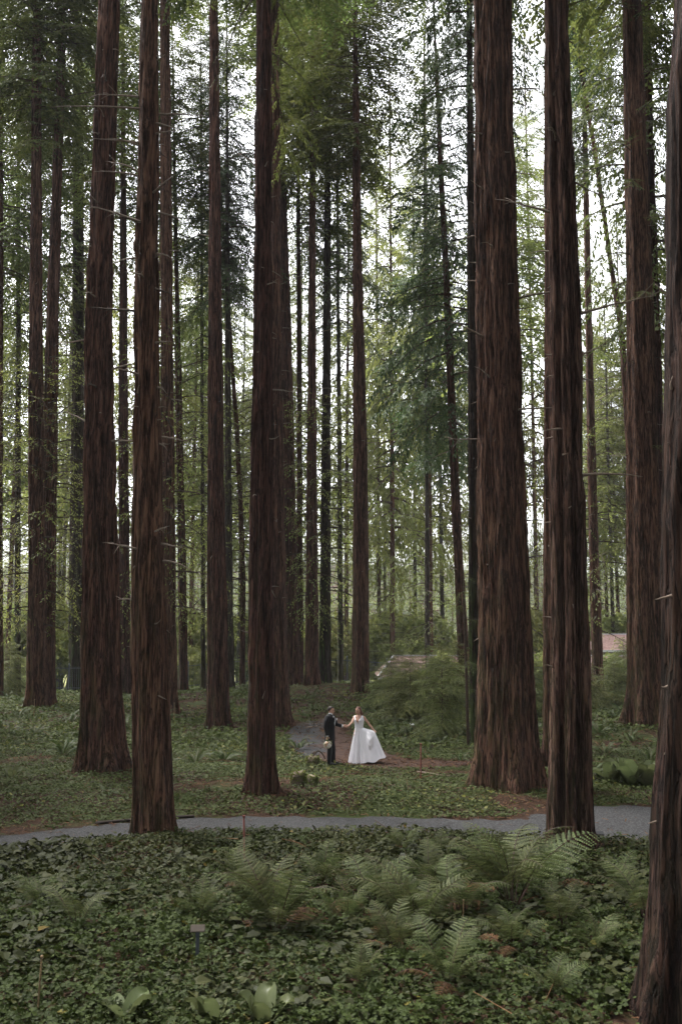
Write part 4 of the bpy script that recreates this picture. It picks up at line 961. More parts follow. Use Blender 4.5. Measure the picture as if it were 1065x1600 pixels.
# young feathery conifers and shrubs
SAPB = [make_bough(1.4, rgb, .055, .028, .078, .036, fan=.5, droop=.2 + .1 * k, jit=.6) for k in range(4)]
SAP = [crown_mesh('crown', 3.6, 1.45, 125, rgc, SAPB, M['sapling'], power=.8, lowfade=0, topw=.15, bl=1.4) for _ in range(3)]
def sapling(pos, H, s, label, group=None, k=0):
    t = empty('young_conifer', pos, label, 'sapling', group)
    m = MB(); m.tube([(0, 0, -.2), (.03, 0, H * .5), (.02, .02, H)], [.022 * s, .013 * s, .004], 6); m.build('trunk', M['twig'], t)
    o = obj('crown', SAP[k % 3], t, (0, 0, .1)); o.scale = (s, s, H / 3.6); o.rotation_euler = (0, 0, k * 1.9)
for px, py, H, s, lab in [(640, 1128, 2.2, 1.05, 'widest feathery sapling right of the bride'), (690, 1150, 2.6, 1.05, 'feathery sapling nearest the thickest redwood, drooping sprays'), (610, 1112, 2.2, .95, 'feathery sapling just behind the bride'), (665, 1108, 2.4, 1.0, 'taller feathery sapling in the middle of the group'), (715, 1125, 2.6, 1.0, 'feathery sapling touching the thin mossy trunk'),
        (905, 1110, 2.6, 1.0, 'dark feathery sapling between the fluted redwood and the slender conifer'), (960, 1105, 1.9, 1.0, 'feathery sapling in front of the faded pink roof at the right'), (975, 1085, 2.8, 1.0, 'sapling leaning on the broad dark redwood'), (835, 1120, 2.0, .9, 'small sapling seen between the thickest and the fluted redwood'),
        (15, 1090, 2.6, 1.0, 'sapling at the far left edge'), (500, 1062, 2.0, .8, 'low sapling by the slim twin trunks'), (622, 1092, 2.2, 1.0, 'sapling in front of the long pink roof')]:
    p = G(px, py); sapling(p, H * 1.25, s, lab, 'feathery saplings under the redwoods', px)
# the bare thin pole of a sapling beside the thickest redwood
p = G(731, 1166); t = empty('sapling_pole', p, 'thin bare dark sapling stem with a few sprays, just left of the thickest redwood', 'sapling')
m = MB(); m.tube([(0, 0, -.2), (-.02, 0, 2), (-.06, .03, 4.2), (-.1, 0, 6.5)], [.055, .05, .035, .01], 8); m.build('trunk', M['twig'], t)
for k in range(9):
    o = obj('bough', BOUGH_ME[k % 4], t, (-.05, 0, 1.9 + .48 * k)); o.rotation_euler = (.2, 0, k * 2.4); o.scale = (.3,) * 3

# ------------------------------------------------------------------ small man-made things
M['redpaint'] = plain('weathered_red_paint', (.17, .055, .045), .7, .2); M['label'] = plain('label_metal', (.10, .08, .065), .45, .1)
M['post'] = plain('label_post_metal', (.06, .07, .085), .5, .15); M['black'] = plain('black_metal', (.02, .02, .022), .4, .1)
M['bamboo'] = plain('bamboo', (.22, .15, .08), .6, .2); M['edge'] = plain('edging_wood', (.03, .022, .017), .85, .2)
M['moss'] = leafmat('moss_tufts', [(0, (.10, .11, .03)), (1, (.2, .22, .06))], .3)
M['white_tag'] = plain('white_tag', (.7, .7, .72), .5, .03)
def stake(px, py, h, r, mat, label, cat='stake', lean=.02):
    p = G(px, py); m = MB(); m.tube([(0, 0, -.15), (lean * .5, 0, h * .5), (lean, 0, h)], [r, r, r * .9], 8)
    m.box((lean - r * 1.25, -r * 1.25, h - .02), (lean + r * 1.25, r * 1.25, h + .012)); o = m.build(name='stake', mats=M[mat], loc=p, label=label, cat=cat); return o
stake(382, 1357, .86, .017, 'redpaint', 'thin weathered red stake standing at the near edge of the gravel path', lean=-.02)
stake(657, 1218, .95, .02, 'redpaint', 'rusty red stake on the green mound between the couple and the path', lean=.01)
stake(58, 1592, .62, .010, 'bamboo', 'thin bamboo cane at the lower left edge of the picture', 'cane', lean=.03)
stake(723, 1320 + 130, .36, .008, 'bamboo', 'short pale cane among the foreground ferns', 'cane', lean=.01)
stake(53, 1122, .8, .012, 'bamboo', 'pale stick at the foot of the close pair of redwoods', 'cane', lean=.01)
stake(272, 1128, .8, .014, 'bamboo', 'pale stick right of the mossy front left trunk', 'cane', lean=0)
def plant_label(px, py, h, w, label, mat='label', tilt=35):
    p = G(px, py); t = empty('plant_label', p, label, 'plant label', None, .05)
    m = MB(); m.box((-.022, -.008, -.1), (.022, .008, h)); m.tube([(0, .01, -.1), (0, .01, h)], .008, 6); m.build('post', M['post'] if mat == 'label' else M['black'], t, False)
    m = MB(); m.box((-w / 2, -w * .26, -.006), (w / 2, w * .26, .006)); m.box((-w / 2 + .006, -w * .26 + .006, .007), (w / 2 - .006, w * .26 - .006, .010))
    o = m.build('plate', M[mat], t, False, loc=(0, 0, h + .03)); o.rotation_euler = (R(tilt), 0, 0)
plant_label(308, 1512, .42, .17, 'small blank metal plant label on a blue-grey post in the lower left ground cover', tilt=55)
plant_label(935, 1318, .16, .19, 'low black plant label beside the fluted redwood at the path edge', 'black', 30)
plant_label(643, 1145, .3, .16, 'small white plant tag under the feathery saplings', 'white_tag', 60)
plant_label(667, 1142, .25, .1, 'smallest white tag among the broad leaves behind the path', 'white_tag', 60)
# wooden edging of the gravel path
for lab, i0, i1 in [('dark timber edging strip along the far left side of the gravel path', 50, 66)]:
    L_ = PATH1[i0:i1]; T_ = np.gradient(L_[:, :2], axis=0); T_ /= np.linalg.norm(T_, axis=1)[:, None]; N_ = np.stack([-T_[:, 1], T_[:, 0]], 1)
    P_ = L_[:, :2] + N_ * (L_[:, 2] + .02)[:, None]; m = MB(); m.tube([(a, b, gz1(a, b) + .045) for a, b in P_], .035, 4)
    m.build(name='path_edging', mats=M['edge'], label=lab, cat='edging')
# short mossy stump pieces left of the footpath
def stump(px, py, r, h, label, ax=0):
    p = G(px, py); rr = np.random.default_rng(int(px)); t = empty('mossy_stump', p, label, 'stump', None, rr.random())
    m = MB(); m.loft([(0, 0, -.1, r * 1.25, r * 1.15), (0, 0, .05, r * 1.1, r), (.01, 0, h * .6, r * .95, r * .9), (.02, .01, h, r * .8, r * .85), (.02, .01, h + .015, r * .5, r * .5)], 14)
    V = np.array(m.v); V += (rr.random(V.shape) - .5) * .05; m.v = [tuple(v) for v in V]; m.build('wood', M['dead'], t)
    n = 420; a = rr.random(n) * 6.28; z = rr.random(n) ** .7 * h * 1.05; q = r * (1.12 - .2 * z / h) * np.where(z > h, rr.random(n), 1)
    scatter('moss', SMALL_T, SMALL_F, np.stack([q * np.cos(a), q * np.sin(a), z], 1), rotm(a, rr.normal(size=n) * .5 - .5, rr.normal(size=n) * .5), .04 + .03 * rr.random(n), M['moss'], rr.random(n), t, kind='stuff')
stump(466, 1226, .16, .30, 'left mossy stump in the reddish litter below the couple'); stump(486, 1226, .14, .20, 'right, lower mossy stump in the reddish litter below the couple')
stump(488, 1196, .17, .26, 'round mossy stump beside the footpath left of the groom')
p = G(492, 1196); m = MB(); a = np.linspace(0, 1, 9)
m.tube(np.stack([-.12 + .42 * a, 0 * a, .12 + .32 * np.sin(a * 2.9) ** .9 * (1 - .1 * a)], 1), np.linspace(.03, .016, 9), 7); m.build(name='curved_branch', mats=M['twig'], loc=p, label='curved dark fallen branch arching over the round mossy stump', cat='branch')
def log(pa, pb, r, label, mat='dead'):
    A = G(*pa); B_ = G(*pb); m = MB(); t = np.linspace(0, 1, 6)[:, None]; L = (B_ - A) * t; L[:, 2] += r * .7 + .01 * np.sin(t[:, 0] * 7); m.tube(L, np.linspace(r, r * .6, 6), 8)
    m.build(name='fallen_branch', mats=M[mat], loc=A, label=label, cat='branch')
log((652, 1208), (702, 1214), .035, 'thin fallen branch on the litter left of the thickest redwood'); log((478, 1139), (495, 1136), .05, 'pale flat branch at the left edge of the footpath'); log((500, 1194), (512, 1199), .02, 'short pale stick lying near the feet of the groom')

# ------------------------------------------------------------------ people
M['skin'] = plain('skin', (.46, .27, .20), .55, .05, 8); M['suit'] = plain('black_wool', (.008, .008, .010), .85, .2, 60)
M['shirt'] = plain('white_cotton', (.72, .72, .76), .7, .03); M['hair_dark'] = plain('dark_hair', (.018, .010, .007), .5, .3, 90)
M['hair_auburn'] = plain('auburn_hair', (.085, .026, .013), .45, .35, 90); M['shoe'] = plain('black_leather', (.01, .01, .011), .3, .1)
M['eye'] = plain('eye_dark', (.02, .015, .012), .2, .1)
def satinmat():
    m = NT('ivory_satin'); v = m.coord((1, 1, .3)); n = m.noise(v, 14, 3, .5)
    return m.pbr(m.ramp(n, [(.3, (.76, .74, .79)), (.7, (.84, .82, .87))]), .42, bump=n, bstr=.12, bdist=.01, spec=.45, sheen=.2)
M['satin'] = satinmat(); M['lace'] = plain('ivory_lace', (.66, .64, .68), .7, .12, 70)
def hand(m, w, d, side_v, sgn=1, curl=.35, s=1.0):
    """palm and five fingers; w wrist, d hand direction, side_v across the palm (towards the thumb)"""
    d = np.array(d, float); d /= np.linalg.norm(d); u = np.array(side_v, float); u -= d * np.dot(u, d); u /= np.linalg.norm(u); nn = np.cross(d, u) * sgn
    w = np.array(w, float)
    m.tube([w, w + d * .035 * s, w + d * .085 * s], [.024 * s, .030 * s, .027 * s], 10)
    for k, (o, l) in enumerate([(.026, .072), (.009, .080), (-.009, .074), (-.026, .058)]):
        b = w + d * .075 * s + u * o * s; e1 = b + (d * math.cos(curl * .6) + nn * math.sin(curl * .6)) * l * .5 * s
        e2 = e1 + (d * math.cos(curl * 1.8) + nn * math.sin(curl * 1.8)) * l * .5 * s; m.tube([b - d * .02 * s, b, e1, e2], [.0095 * s, .0095 * s, .009 * s, .007 * s], 8)
    b = w + d * .03 * s + u * .024 * s; m.tube([b, b + (u * .8 + d * .6) * .03 * s, b + (u * .9 + d * 1.4) * .042 * s + nn * .008], [.012 * s, .011 * s, .008 * s], 8)
def head(m, c, yaw, pit=0.0, s=1.0):
    """head with brow, nose, lips, chin and ears; returns rotation"""
    Rm = np.array(Matrix.Rotation(yaw, 3, 'Z') @ Matrix.Rotation(pit, 3, 'Y')); c = np.array(c, float)
    def P(x, y, z): return c + Rm @ (np.array([x, y, z]) * s)
    m.ball(P(-.008, 0, .028), np.array([.098, .076, .092]) * s, rot=Rm, seg=20, rings=14)          # skull
    m.ball(P(.022, 0, -.03), np.array([.068, .060, .082]) * s, rot=Rm, seg=18, rings=12)            # face
    m.ball(P(.058, 0, -.085), np.array([.026, .028, .024]) * s, rot=Rm, seg=12, rings=8)            # chin
    m.tube([P(.082, 0, .01), P(.100, 0, -.018), P(.108, 0, -.032)], [.010 * s, .012 * s, .013 * s], 8)  # nose
    m.ball(P(.083, 0, -.060), np.array([.011, .023, .010]) * s, rot=Rm)                             # lips
    for e in (-1, 1):
        m.ball(P(.074, e * .030, .018), np.array([.016, .024, .008]) * s, rot=Rm)                   # brow
        m.ball(P(-.005, e * .078, -.012), np.array([.020, .009, .032]) * s, rot=Rm)                 # ear
    return P, Rm
def body(name, m, parent):
    o = m.build(name, M['skin'], parent); r = o.modifiers.new('Remesh', 'REMESH'); r.mode = 'VOXEL'; r.voxel_size = .0065; r.use_smooth_shade = True
    s = o.modifiers.new('Smooth', 'SMOOTH'); s.factor = .5; s.iterations = 3; return o

# --- groom, seen from his right side, looking right towards the bride
GP = unproj(515.5, 1190.5, 30.3); GX0, GY0 = GP[0], 30.3; gzb = gz1(GX0, GY0) + .022
FA = R(-22)                               # direction his chest points to
fx, fy = math.cos(FA), math.sin(FA); rx_, ry_ = fy, -fx       # his right-hand side
def W_(f, r, z): return (f * fx + r * rx_, f * fy + r * ry_, z)
gr = empty('person', (GX0, GY0, gzb), 'person in a black suit holding a bouquet at the side, facing right on the footpath', 'person', 'the couple on the footpath')
RS, LS = W_(-.01, .185, 1.42), W_(0, -.185, 1.42)
RE, RW = W_(-.05, .245, 1.13), W_(.01, .245, .87)
LE, LW = (.20, .10, 1.17), (.375, .12, 1.125)
m = MB()
m.loft([(*W_(0, 0, .84)[:2], .84, .12, .16), (0, 0, .95, .125, .165), (0, 0, 1.08, .105, .145), (0, 0, 1.25, .12, .17), (0, 0, 1.38, .105, .185), (0, 0, 1.44, .07, .12), (0, 0, 1.47, .05, .06)], 20, FA)
m.tube([W_(0, 0, 1.42), W_(.01, 0, 1.5), W_(.02, 0, 1.55)], [.06, .055, .055], 14)
m.tube([RS, RE, RW], [.055, .043, .03], 12); m.tube([LS, LE, LW], [.055, .043, .03], 12)
RFt, LFt = (-.02, -.09), (.10, .12)
for (hx, hy), (ax, ay) in ((W_(0, .09, 0)[:2], RFt), (W_(0, -.09, 0)[:2], LFt)):
    m.tube([(hx, hy, .88), (.5*hx+.5*ax+.015, .5*hy+.5*ay, .48), (ax, ay, .08)], [.088, .058, .042], 14)
    m.tube([(ax, ay, .06), (ax + .09, ay - .05, .045), (ax + .16, ay - .09, .035)], [.04, .036, .026], 10)
hand(m, RW, (.05, -.05, -1), (1, -.2, 0), 1, 1.1)
hand(m, LW, (1, -.15, -.15), (0, -.1, 1), 1, .7)
HP, HR = head(m, W_(.03, 0, 1.60), R(-8), R(4), .97)
body('body', m, gr)
m = MB()      # hair: short dark cap over crown, back and sides
V0 = MB(); V0.ball((0, 0, 0), 1, seg=28, rings=18); V = np.array(V0.v)
keep = np.array([not (v[0] > .42 and v[2] < .38) and v[2] > -.52 and not (v[0] > .1 and v[2] < -.05) for v in V])
idx = {}
for f in V0.f:
    if all(keep[i] for i in f): m.f.append(f); m.m.append(0)
V = V * np.array([.106, .084, .100]) * .97; V *= (1 + .04 * np.array([[vnoise(v[0]*60, v[1]*60, v[2]*60)] for v in V]).reshape(-1, 1))
m.v = [tuple(HP(*( (v + np.array([-.011, 0, .03])) / 1.0)) ) for v in V]
hr = m.build('hair', M['hair_dark'], gr); so = hr.modifiers.new('Solidify', 'SOLIDIFY'); so.thickness = .012
m = MB()
for e in (-1, 1): m.ball(HP(.080, e * .029, .002), .0085)
m.build('eyes', M['eye'], gr)
m = MB()      # jacket
m.loft([(*W_(-.01, 0, 0)[:2], .70, .150, .205), (*W_(-.01, 0, 0)[:2], .82, .148, .200), (0, 0, 1.02, .130, .180), (0, 0, 1.15, .135, .188), (0, 0, 1.28, .145, .205), (0, 0, 1.38, .132, .215), (0, 0, 1.44, .100, .175), (0, 0, 1.48, .072, .095), (0, 0, 1.50, .062, .07)], 28, FA, cap=False)
m.tube([W_(-.01, .17, 1.41), W_(-.03, .225, 1.28), (RE[0], RE[1], RE[2]), (RW[0], RW[1], RW[2] + .02)], [.078, .072, .060, .048], 14)
m.tube([W_(0, -.17, 1.41), (.12, .15, 1.29), LE, (LW[0] - .04, LW[1], LW[2] + .005)], [.078, .070, .058, .046], 14)
jk = m.build('jacket', M['suit'], gr)
m = MB()      # lapels, pocket flap, buttons: slightly proud
for e in (-1, 1):
    a = W_(.158, e * .012, 1.12); b = W_(.165, e * .075, 1.33); c = W_(.105, e * .085, 1.455); d = W_(.150, e * .03, 1.24)
    m.add([a, b, c, d, tuple(np.array(a) + .004), tuple(np.array(b) + .006)], [(0, 1, 2, 3), (3, 2, 1, 0)])
m.build('lapel', M['suit'], jk, False)
m = MB()      # shirt front, collar and cuff
m.add([W_(.152, 0, 1.13), W_(.160, .045, 1.30), W_(.105, .062, 1.455), W_(.118, 0, 1.47), W_(.105, -.062, 1.455), W_(.160, -.045, 1.30)], [(0, 1, 2, 3), (0, 3, 4, 5)])
m.loft([(*W_(.012, 0, 0)[:2], 1.47, .066, .066), (*W_(.015, 0, 0)[:2], 1.525, .061, .061)], 18, FA, cap=False)
m.tube([(LW[0] - .055, LW[1], LW[2] + .005), (LW[0] + .015, LW[1], LW[2])], [.038, .037], 12, cap=False); m.tube([(RW[0], RW[1], RW[2] + .03), (RW[0], RW[1], RW[2] - .015)], [.039, .038], 12, cap=False)
m.build('shirt', M['shirt'], gr)
m = MB(); m.tube([W_(.125, -.035, 1.455), W_(.14, 0, 1.45), W_(.125, .035, 1.455)], [.018, .010, .018], 8); m.build('bow_tie', M['suit'], gr)
m = MB()      # boutonniere on the left lapel
for q in range(7): a = q * .9; m.ball(W_(.178, -.075 + .016 * math.cos(a), 1.335 + .016 * math.sin(a)), .016, seg=8, rings=6)
m.ball(W_(.19, -.075, 1.335), .014, seg=8, rings=6); m.build('boutonniere', M['shirt'], gr)
for (hx, hy), (ax, ay) in ((W_(0, .09, 0)[:2], RFt), (W_(0, -.09, 0)[:2], LFt)):
    m = MB(); m.tube([(hx, hy, .90), (hx*.9, hy*.9, .74), (.5*hx+.5*ax+.02, .5*hy+.5*ay, .48), (ax-.008, ay, .22), (ax, ay, .065)], [.100, .096, .078, .066, .062], 16)
    m.build('trouser_leg', M['suit'], gr)
    m = MB(); m.tube([(ax - .035, ay + .018, .045), (ax + .02, ay - .01, .05), (ax + .09, ay - .05, .045), (ax + .17, ay - .095, .035), (ax + .205, ay - .115, .03)], [.038, .046, .046, .042, .028], 12)
    m.box((ax - .07, ay - .02, -.0), (ax - .01, ay + .05, .03)); m.build('shoe', M['shoe'], gr)

# bouquet held head-down in his right hand
bq = empty('bouquet', (GX0 + RW[0] + .01, GY0 + RW[1] - .035, gzb + .78), 'round bouquet of white and cream roses hanging from the hand of the black suit', 'bouquet')
M['petal'] = plain('ivory_petals', (.62, .55, .44), .6, .2, 25); M['petal_w'] = plain('white_petals', (.72, .70, .66), .6, .08, 25); M['petal_p'] = plain('peach_petals', (.50, .33, .24), .6, .15, 25); M['stemg'] = plain('green_stems', (.06, .1, .03), .6, .2)
m = MB(); 
for q in range(7): a = q * .9; m.tube([(.012 * math.cos(a), .012 * math.sin(a), .07), (0.004 * math.cos(a), .004 * math.sin(a), 0), (.05 * math.cos(a), .05 * math.sin(a), -.14)], .005, 5)
m.tube([(0, 0, .03), (0, 0, -.05)], .017, 8); m.build('stems', M['stemg'], bq)
rr = random.Random(2)
for q in range(17):
    t_ = math.acos(1 - 1.6 * (q + .5) / 17); a = q * 2.4; dr = np.array([math.sin(t_) * math.cos(a), math.sin(t_) * math.sin(a), -math.cos(t_)]); c = np.array([0, 0, -.15]) + dr * .092
    m = MB(); s = rr.uniform(.034, .050)
    m.ball(c, s * .7, seg=8, rings=6)
    for k in range(6):
        b = k * 1.05 + q; u = np.cross(dr, [0, .3, 1]); u /= np.linalg.norm(u); v_ = np.cross(dr, u); o_ = u * math.cos(b) + v_ * math.sin(b)
        m.ball(c + o_ * s * .55 + dr * s * .1, np.array([s * .55, s * .55, s * .42]), seg=7, rings=5)
    m.build('rose', [M['petal'], M['petal_w'], M['petal_w'], M['petal_p']][q % 4], bq)
n = 22; a = np.arange(n) * 2.4; r2 = np.random.default_rng(3)
scatter('leaves', SMALL_T, SMALL_F, np.stack([.06 * np.cos(a), .06 * np.sin(a), -.13 + .06 * r2.random(n)], 1), rotm(a, r2.normal(size=n) * .6 + .2, r2.normal(size=n) * .4), .08 + .04 * r2.random(n), M['bigleaf'], r2.random(n), bq)

# --- bride
BY = 30.75; BP = unproj(560.8, 1186, BY); BX = BP[0]; bzb = gz1(BX, BY) + .022
br = empty('person', (BX, BY, bzb), 'person in a long white V-neck gown with auburn hair, lifting the skirt with one hand', 'person', 'the couple on the footpath')
hx_, hy_, hz_ = GX0 + LW[0] + .10 - BX, GY0 + LW[1] - .03 - BY, gzb + LW[2] - bzb - .03      # where the two hands meet
TA = R(-112)                              # chest faces the camera, a little to the left
tx, ty = math.cos(TA), math.sin(TA)
def B_(f, r, z): return (f * tx + r * ty, f * ty - r * tx, z)       # r: her right-hand side (left in the picture)
RS = B_(0, .135, 1.375); LS = B_(0, -.145, 1.375)
RWb = (hx_ + .07, hy_ + .05, hz_ + .035); REb = tuple(.5 * (np.array(RS) + np.array(RWb)) + np.array([.0, .0, -.05]))
LEb = (.315, -.03, 1.14); LWb = (.445, -.07, .985)
m = MB()
m.loft([(0, 0, .80, .10, .15), (0, 0, .93, .11, .165), (0, 0, 1.02, .09, .13), (0, 0, 1.10, .078, .105), (0, 0, 1.20, .09, .120), (0, 0, 1.29, .10, .135), (0, 0, 1.36, .075, .145), (0, 0, 1.41, .05, .10), (0, 0, 1.44, .04, .05)], 22, TA)
for e in (-1, 1): m.ball(B_(.07, e * .062, 1.265), (.05, .058, .055))
m.tube([(0, 0, 1.40), B_(.005, 0, 1.46), B_(.015, .01, 1.51)], [.047, .042, .045], 14)
m.tube([RS, REb, RWb], [.040, .033, .023], 12); m.tube([LS, LEb, LWb], [.040, .033, .023], 12)
for e in (-1, 1): m.tube([(e * .08, 0, .85), (e * .08, .01, .45), (e * .07, .0, .08), (e*.07, -.07, .03), (e*.07, -.14, .025)], [.085, .055, .035, .03, .02], 12)
hand(m, RWb, (np.array([hx_, hy_, hz_]) - np.array(RWb)), (-.2, -.2, 1), -1, .8, .92)
hand(m, LWb, (.75, -.2, -.75), (-.3, -.9, .1), 1, 1.2, .92)
HPb, HRb = head(m, B_(.03, .015, 1.555), R(-142), R(6), .95)
body('body', m, br)
m = MB(); mm = MB()
for e in (-1, 1): m.ball(HPb(.080, e * .029, .002), .0085)
m.build('eyes', M['eye'], br)
M['lip'] = plain('lips', (.35, .08, .07), .4, .05); m = MB(); m.ball(HPb(.088, 0, -.058), np.array([.008, .02, .008]), rot=HRb); m.build('lips', M['lip'], br)
m = MB(); V0 = MB(); V0.ball((0, 0, 0), 1, seg=28, rings=18); V = np.array(V0.v)
keep = np.array([not (v[0] > .42 and v[2] < .62) and v[2] > -.75 and not (v[0] > .15 and v[2] < .15) for v in V])
for f in V0.f:
    if all(keep[i] for i in f): m.f.append(f); m.m.append(0)
V = V * np.array([.110, .090, .106]) * .96; m.v = [tuple(HPb(*(v + np.array([-.012, 0, .03])))) for v in V]
hr = m.build('hair', M['hair_auburn'], br); so = hr.modifiers.new('Solidify', 'SOLIDIFY'); so.thickness = .014
m = MB(); r3 = random.Random(8)          # long locks falling behind the shoulders, some in front of the left one
for k in range(34):
    q = (k + .5) / 34; sy = (q - .5) * 2; x0, y0, z0 = -.05 - .04 * (1 - sy * sy), sy * .082, .03 - .02 * r3.random(); f_ = .02 if abs(sy) > .8 else 0
    A = [HPb(x0, y0, z0), HPb(x0 - .025 + f_, y0 * 1.12, z0 - .09), HPb(x0 - .015 + f_, y0 * 1.15 + r3.uniform(-.01, .01), z0 - .19), HPb(x0 + r3.uniform(-.01, .02), y0 * 1.0, z0 - .29 - .05 * r3.random())]
    m.tube(A, [.013, .017, .015, .005], 7)
m.build('locks', M['hair_auburn'], hr)
# bodice with deep V neck, cap straps
seg = 64; rowsn = 12; V = []; F_ = []
prof_z = [1.06, 1.10, 1.20, 1.27, 1.33, 1.38, 1.42]; pr_x = [.086, .084, .096, .112, .094, .070, .052]; pr_y = [.113, .111, .126, .143, .152, .148, .11]
def topz(q):     # q: angle from chest direction
    a = abs((q + PI) % (2 * PI) - PI)
    if a < .75: return 1.14 + .27 * (a / .75) ** .8
    if a < 1.15: return 1.41
    if a < 1.7: return 1.41 - .15 * math.sin((a - 1.15) / .55 * PI / 2)
    if a < 2.4: return 1.26 + .15 * sstep(1.9, 2.4, a)
    return 1.41 - .16 * float(sstep(2.4, 3.1, a))
for i in range(rowsn + 1):
    for j in range(seg):
        q = 2 * PI * j / seg; z = 1.06 + (topz(q) - 1.06) * i / rowsn
        ex = (np.interp(z, prof_z, pr_x) + .010) * math.cos(q); ey = (np.interp(z, prof_z, pr_y) + .010) * math.sin(q)
        if math.cos(q) > 0: ex += .035 * math.exp(-((z - 1.265) / .06) ** 2) * math.cos(q) ** .7 * (math.exp(-((abs(math.sin(q)) - .45) / .3) ** 2))
        V.append((ex * math.cos(TA) - ey * math.sin(TA), ex * math.sin(TA) + ey * math.cos(TA), z))
for i in range(rowsn):
    for j in range(seg): k = (j + 1) % seg; F_.append((i*seg+j, i*seg+k, (i+1)*seg+k, (i+1)*seg+j))
gw = obj('gown', mesh('gown', V, np.array(F_), [M['satin']], True), br); so = gw.modifiers.new('Solidify', 'SOLIDIFY'); so.thickness = .008; so.offset = 1
m = MB(); m.loft([(0, 0, 1.055, .098, .124), (0, 0, 1.075, .101, .127), (0, 0, 1.11, .100, .126), (0, 0, 1.128, .098, .126)], 32, TA, cap=False); m.build('waistband', M['lace'], gw)
# skirt: gathered folds, right side of the picture lifted by the hand
HL = np.array(LWb) + np.array([.045, -.01, -.05]); seg, rows = 220, 60; V = []; F_ = []
for i in range(rows + 1):
    t = i / rows
    for j in range(seg):
        q = 2 * PI * j / seg; c, s = math.cos(q), math.sin(q)
        w = max(0, math.cos(q + .15)) ** 2.2                         # sector towards the lifting hand (+x)
        rh = .275 + .02 * math.sin(3 * q); rhem = rh * (1 - w) + .80 * w
        if s > 0: rhem += .10 * s
        base = .105 + (rhem - .105) * (t ** .88)
        tl = .16                                                       # cloth runs out to the hand first, then drops
        lift = (.105 + (.46 - .105) * float(sstep(0, tl, t))) + .33 * max(0, t - tl) / (1 - tl) + .03 * math.sin(PI * t)
        w2 = max(0, math.cos(q + .15)) ** 5
        rr_ = base * (1 - w2) + lift * w2
        z = 1.07 * (1 - t) + .006; z = z * (1 - w2) + w2 * (1.07 - (1.07 - HL[2]) * min(1, t / tl) if t < tl else HL[2] * (1 - (t - tl) / (1 - tl)) + .01)
        fo = .5 * math.sin(13 * q + 1.2 * math.sin(2 * q)) + .32 * math.sin(23 * q + 2) + .25 * math.sin(7 * q + .7)
        rr_ += fo * (.010 + .040 * t ** .8) * (1 - .35 * w)
        z += .012 * math.sin(17 * q) * t ** 6 + .03 * w * t ** 8 * math.sin(9 * q)
        z += .17 * max(0, math.cos(q + .1)) ** 2.2 * t ** 3
        el = .80 if s < 0 else .85
        V.append((rr_ * c, rr_ * s * el - .01, max(z, .004)))
for i in range(rows):
    for j in range(seg): k = (j + 1) % seg; F_.append((i*seg+j, (i+1)*seg+j, (i+1)*seg+k, i*seg+k))
sk = obj('skirt', mesh('skirt', V, np.array(F_), [M['satin']], True), gw)
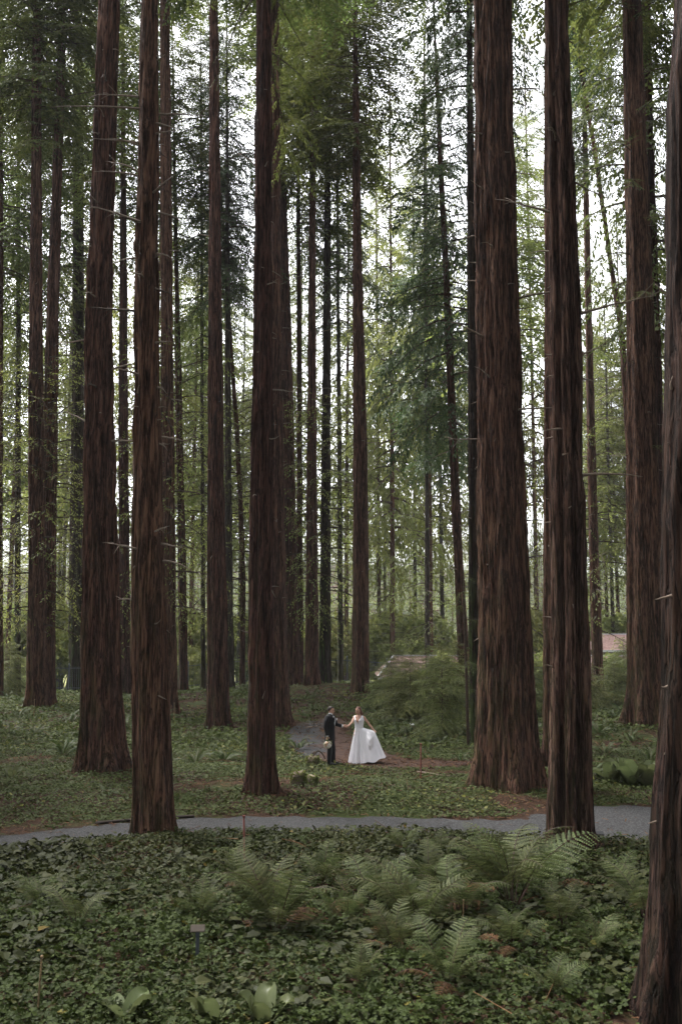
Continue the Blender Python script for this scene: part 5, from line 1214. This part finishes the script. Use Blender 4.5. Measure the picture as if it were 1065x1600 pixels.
# bright swag of cloth hanging in a U between the waist and the lifting hand
nu, nv = 36, 26; V = []; F_ = []
A0 = np.array([.17, -.085, 1.0]); A1 = HL + np.array([-.01, -.01, .0])
for i in range(nv + 1):
    v_ = i / nv
    for j in range(nu + 1):
        u = j / nu; P = A0 + (A1 - A0) * u
        sag = (.05 + .50 * v_) * (4 * u * (1 - u)) ** (.85 - .15 * v_) * (1 - .1 * (u - .5))
        out = .07 + .19 * math.sin(PI * u) * (.35 + .65 * math.sin(PI * (v_ * .75 + .1))) + .006 * math.sin(v_ * 17 + u * 3)
        V.append((P[0] + .05 * v_ * (u - .5) * -1, P[1] - out - .04 * v_, P[2] - sag + .0))
for i in range(nv):
    for j in range(nu): a = i * (nu + 1) + j; F_.append((a, a + nu + 1, a + nu + 2, a + 1))
dp = obj('drape', mesh('drape', V, np.array(F_), [M['satin']], True), sk); so = dp.modifiers.new('Solidify', 'SOLIDIFY'); so.thickness = .006
m = MB(); m.box((.66, -.09, .42), (.70, -.07, .47)); 

# ------------------------------------------------------------------ air
USE_HAZE = True
HZ = NT('thin_haze'); pv = HZ.n('ShaderNodeVolumePrincipled'); pv.inputs['Color'].default_value = (.92, .95, 1.0, 1); pv.inputs['Density'].default_value = .00022; pv.inputs['Anisotropy'].default_value = .0
HZ.l(pv.outputs[0], HZ.out.inputs['Volume'])
b = MB(); b.box((-330, -45, -6), (330, 560, 75)); b.build('haze', HZ.mat, None, False, kind='stuff')

# ------------------------------------------------------------------ labels that place each background plant between its neighbours
ANCH = [(-20, 'the left picture edge'), (68, 'the close left pair'), (157, 'the big left redwood'), (235, 'the front left redwood'), (337, 'the even redwood'), (410, 'the front central redwood'), (497, 'the slim twin trunks'),
        (564, "the bride's redwood"), (715, 'the left-leaning conifer'), (785, 'the thickest redwood'), (889, 'the fluted redwood'), (1005, 'the broad dark redwood'), (1085, 'the right picture edge')]
def ordinal(n): return '%d%s' % (n, 'th' if 10 < n % 100 < 14 else {1: 'st', 2: 'nd', 3: 'rd'}.get(n % 10, 'th'))
def relabel(group, noun):
    os_ = [(532.5 + F * o.location.x / max(o.location.y, 1), o) for o in bpy.data.objects if o.get('group') == group]
    bins = {}
    for q, o in sorted(os_, key=lambda a: a[0]):
        i = sum(1 for a, _ in ANCH if q > a); bins.setdefault(i, []).append(o)
    for i, L in bins.items():
        for n, o in enumerate(L):
            if i == 0: w = 'past the left picture edge'
            elif i == len(ANCH): w = 'past the right picture edge'
            else: w = 'between %s and %s' % (ANCH[i-1][1], ANCH[i][1])
            o['label'] = '%s %s%s' % (noun, w, ', %s from left' % ordinal(n + 1) if len(L) > 1 else '')
relabel('conifers in the stand beyond the fence', 'tall stand conifer'); relabel('far conifers on the hillside', 'pale hillside conifer')
relabel('broadleaf bushes beyond the fence', 'yellow-green bush'); relabel('small ferns at the back of the grove', 'small back fern'); relabel('light green conifers past the clearing', 'light green conifer')
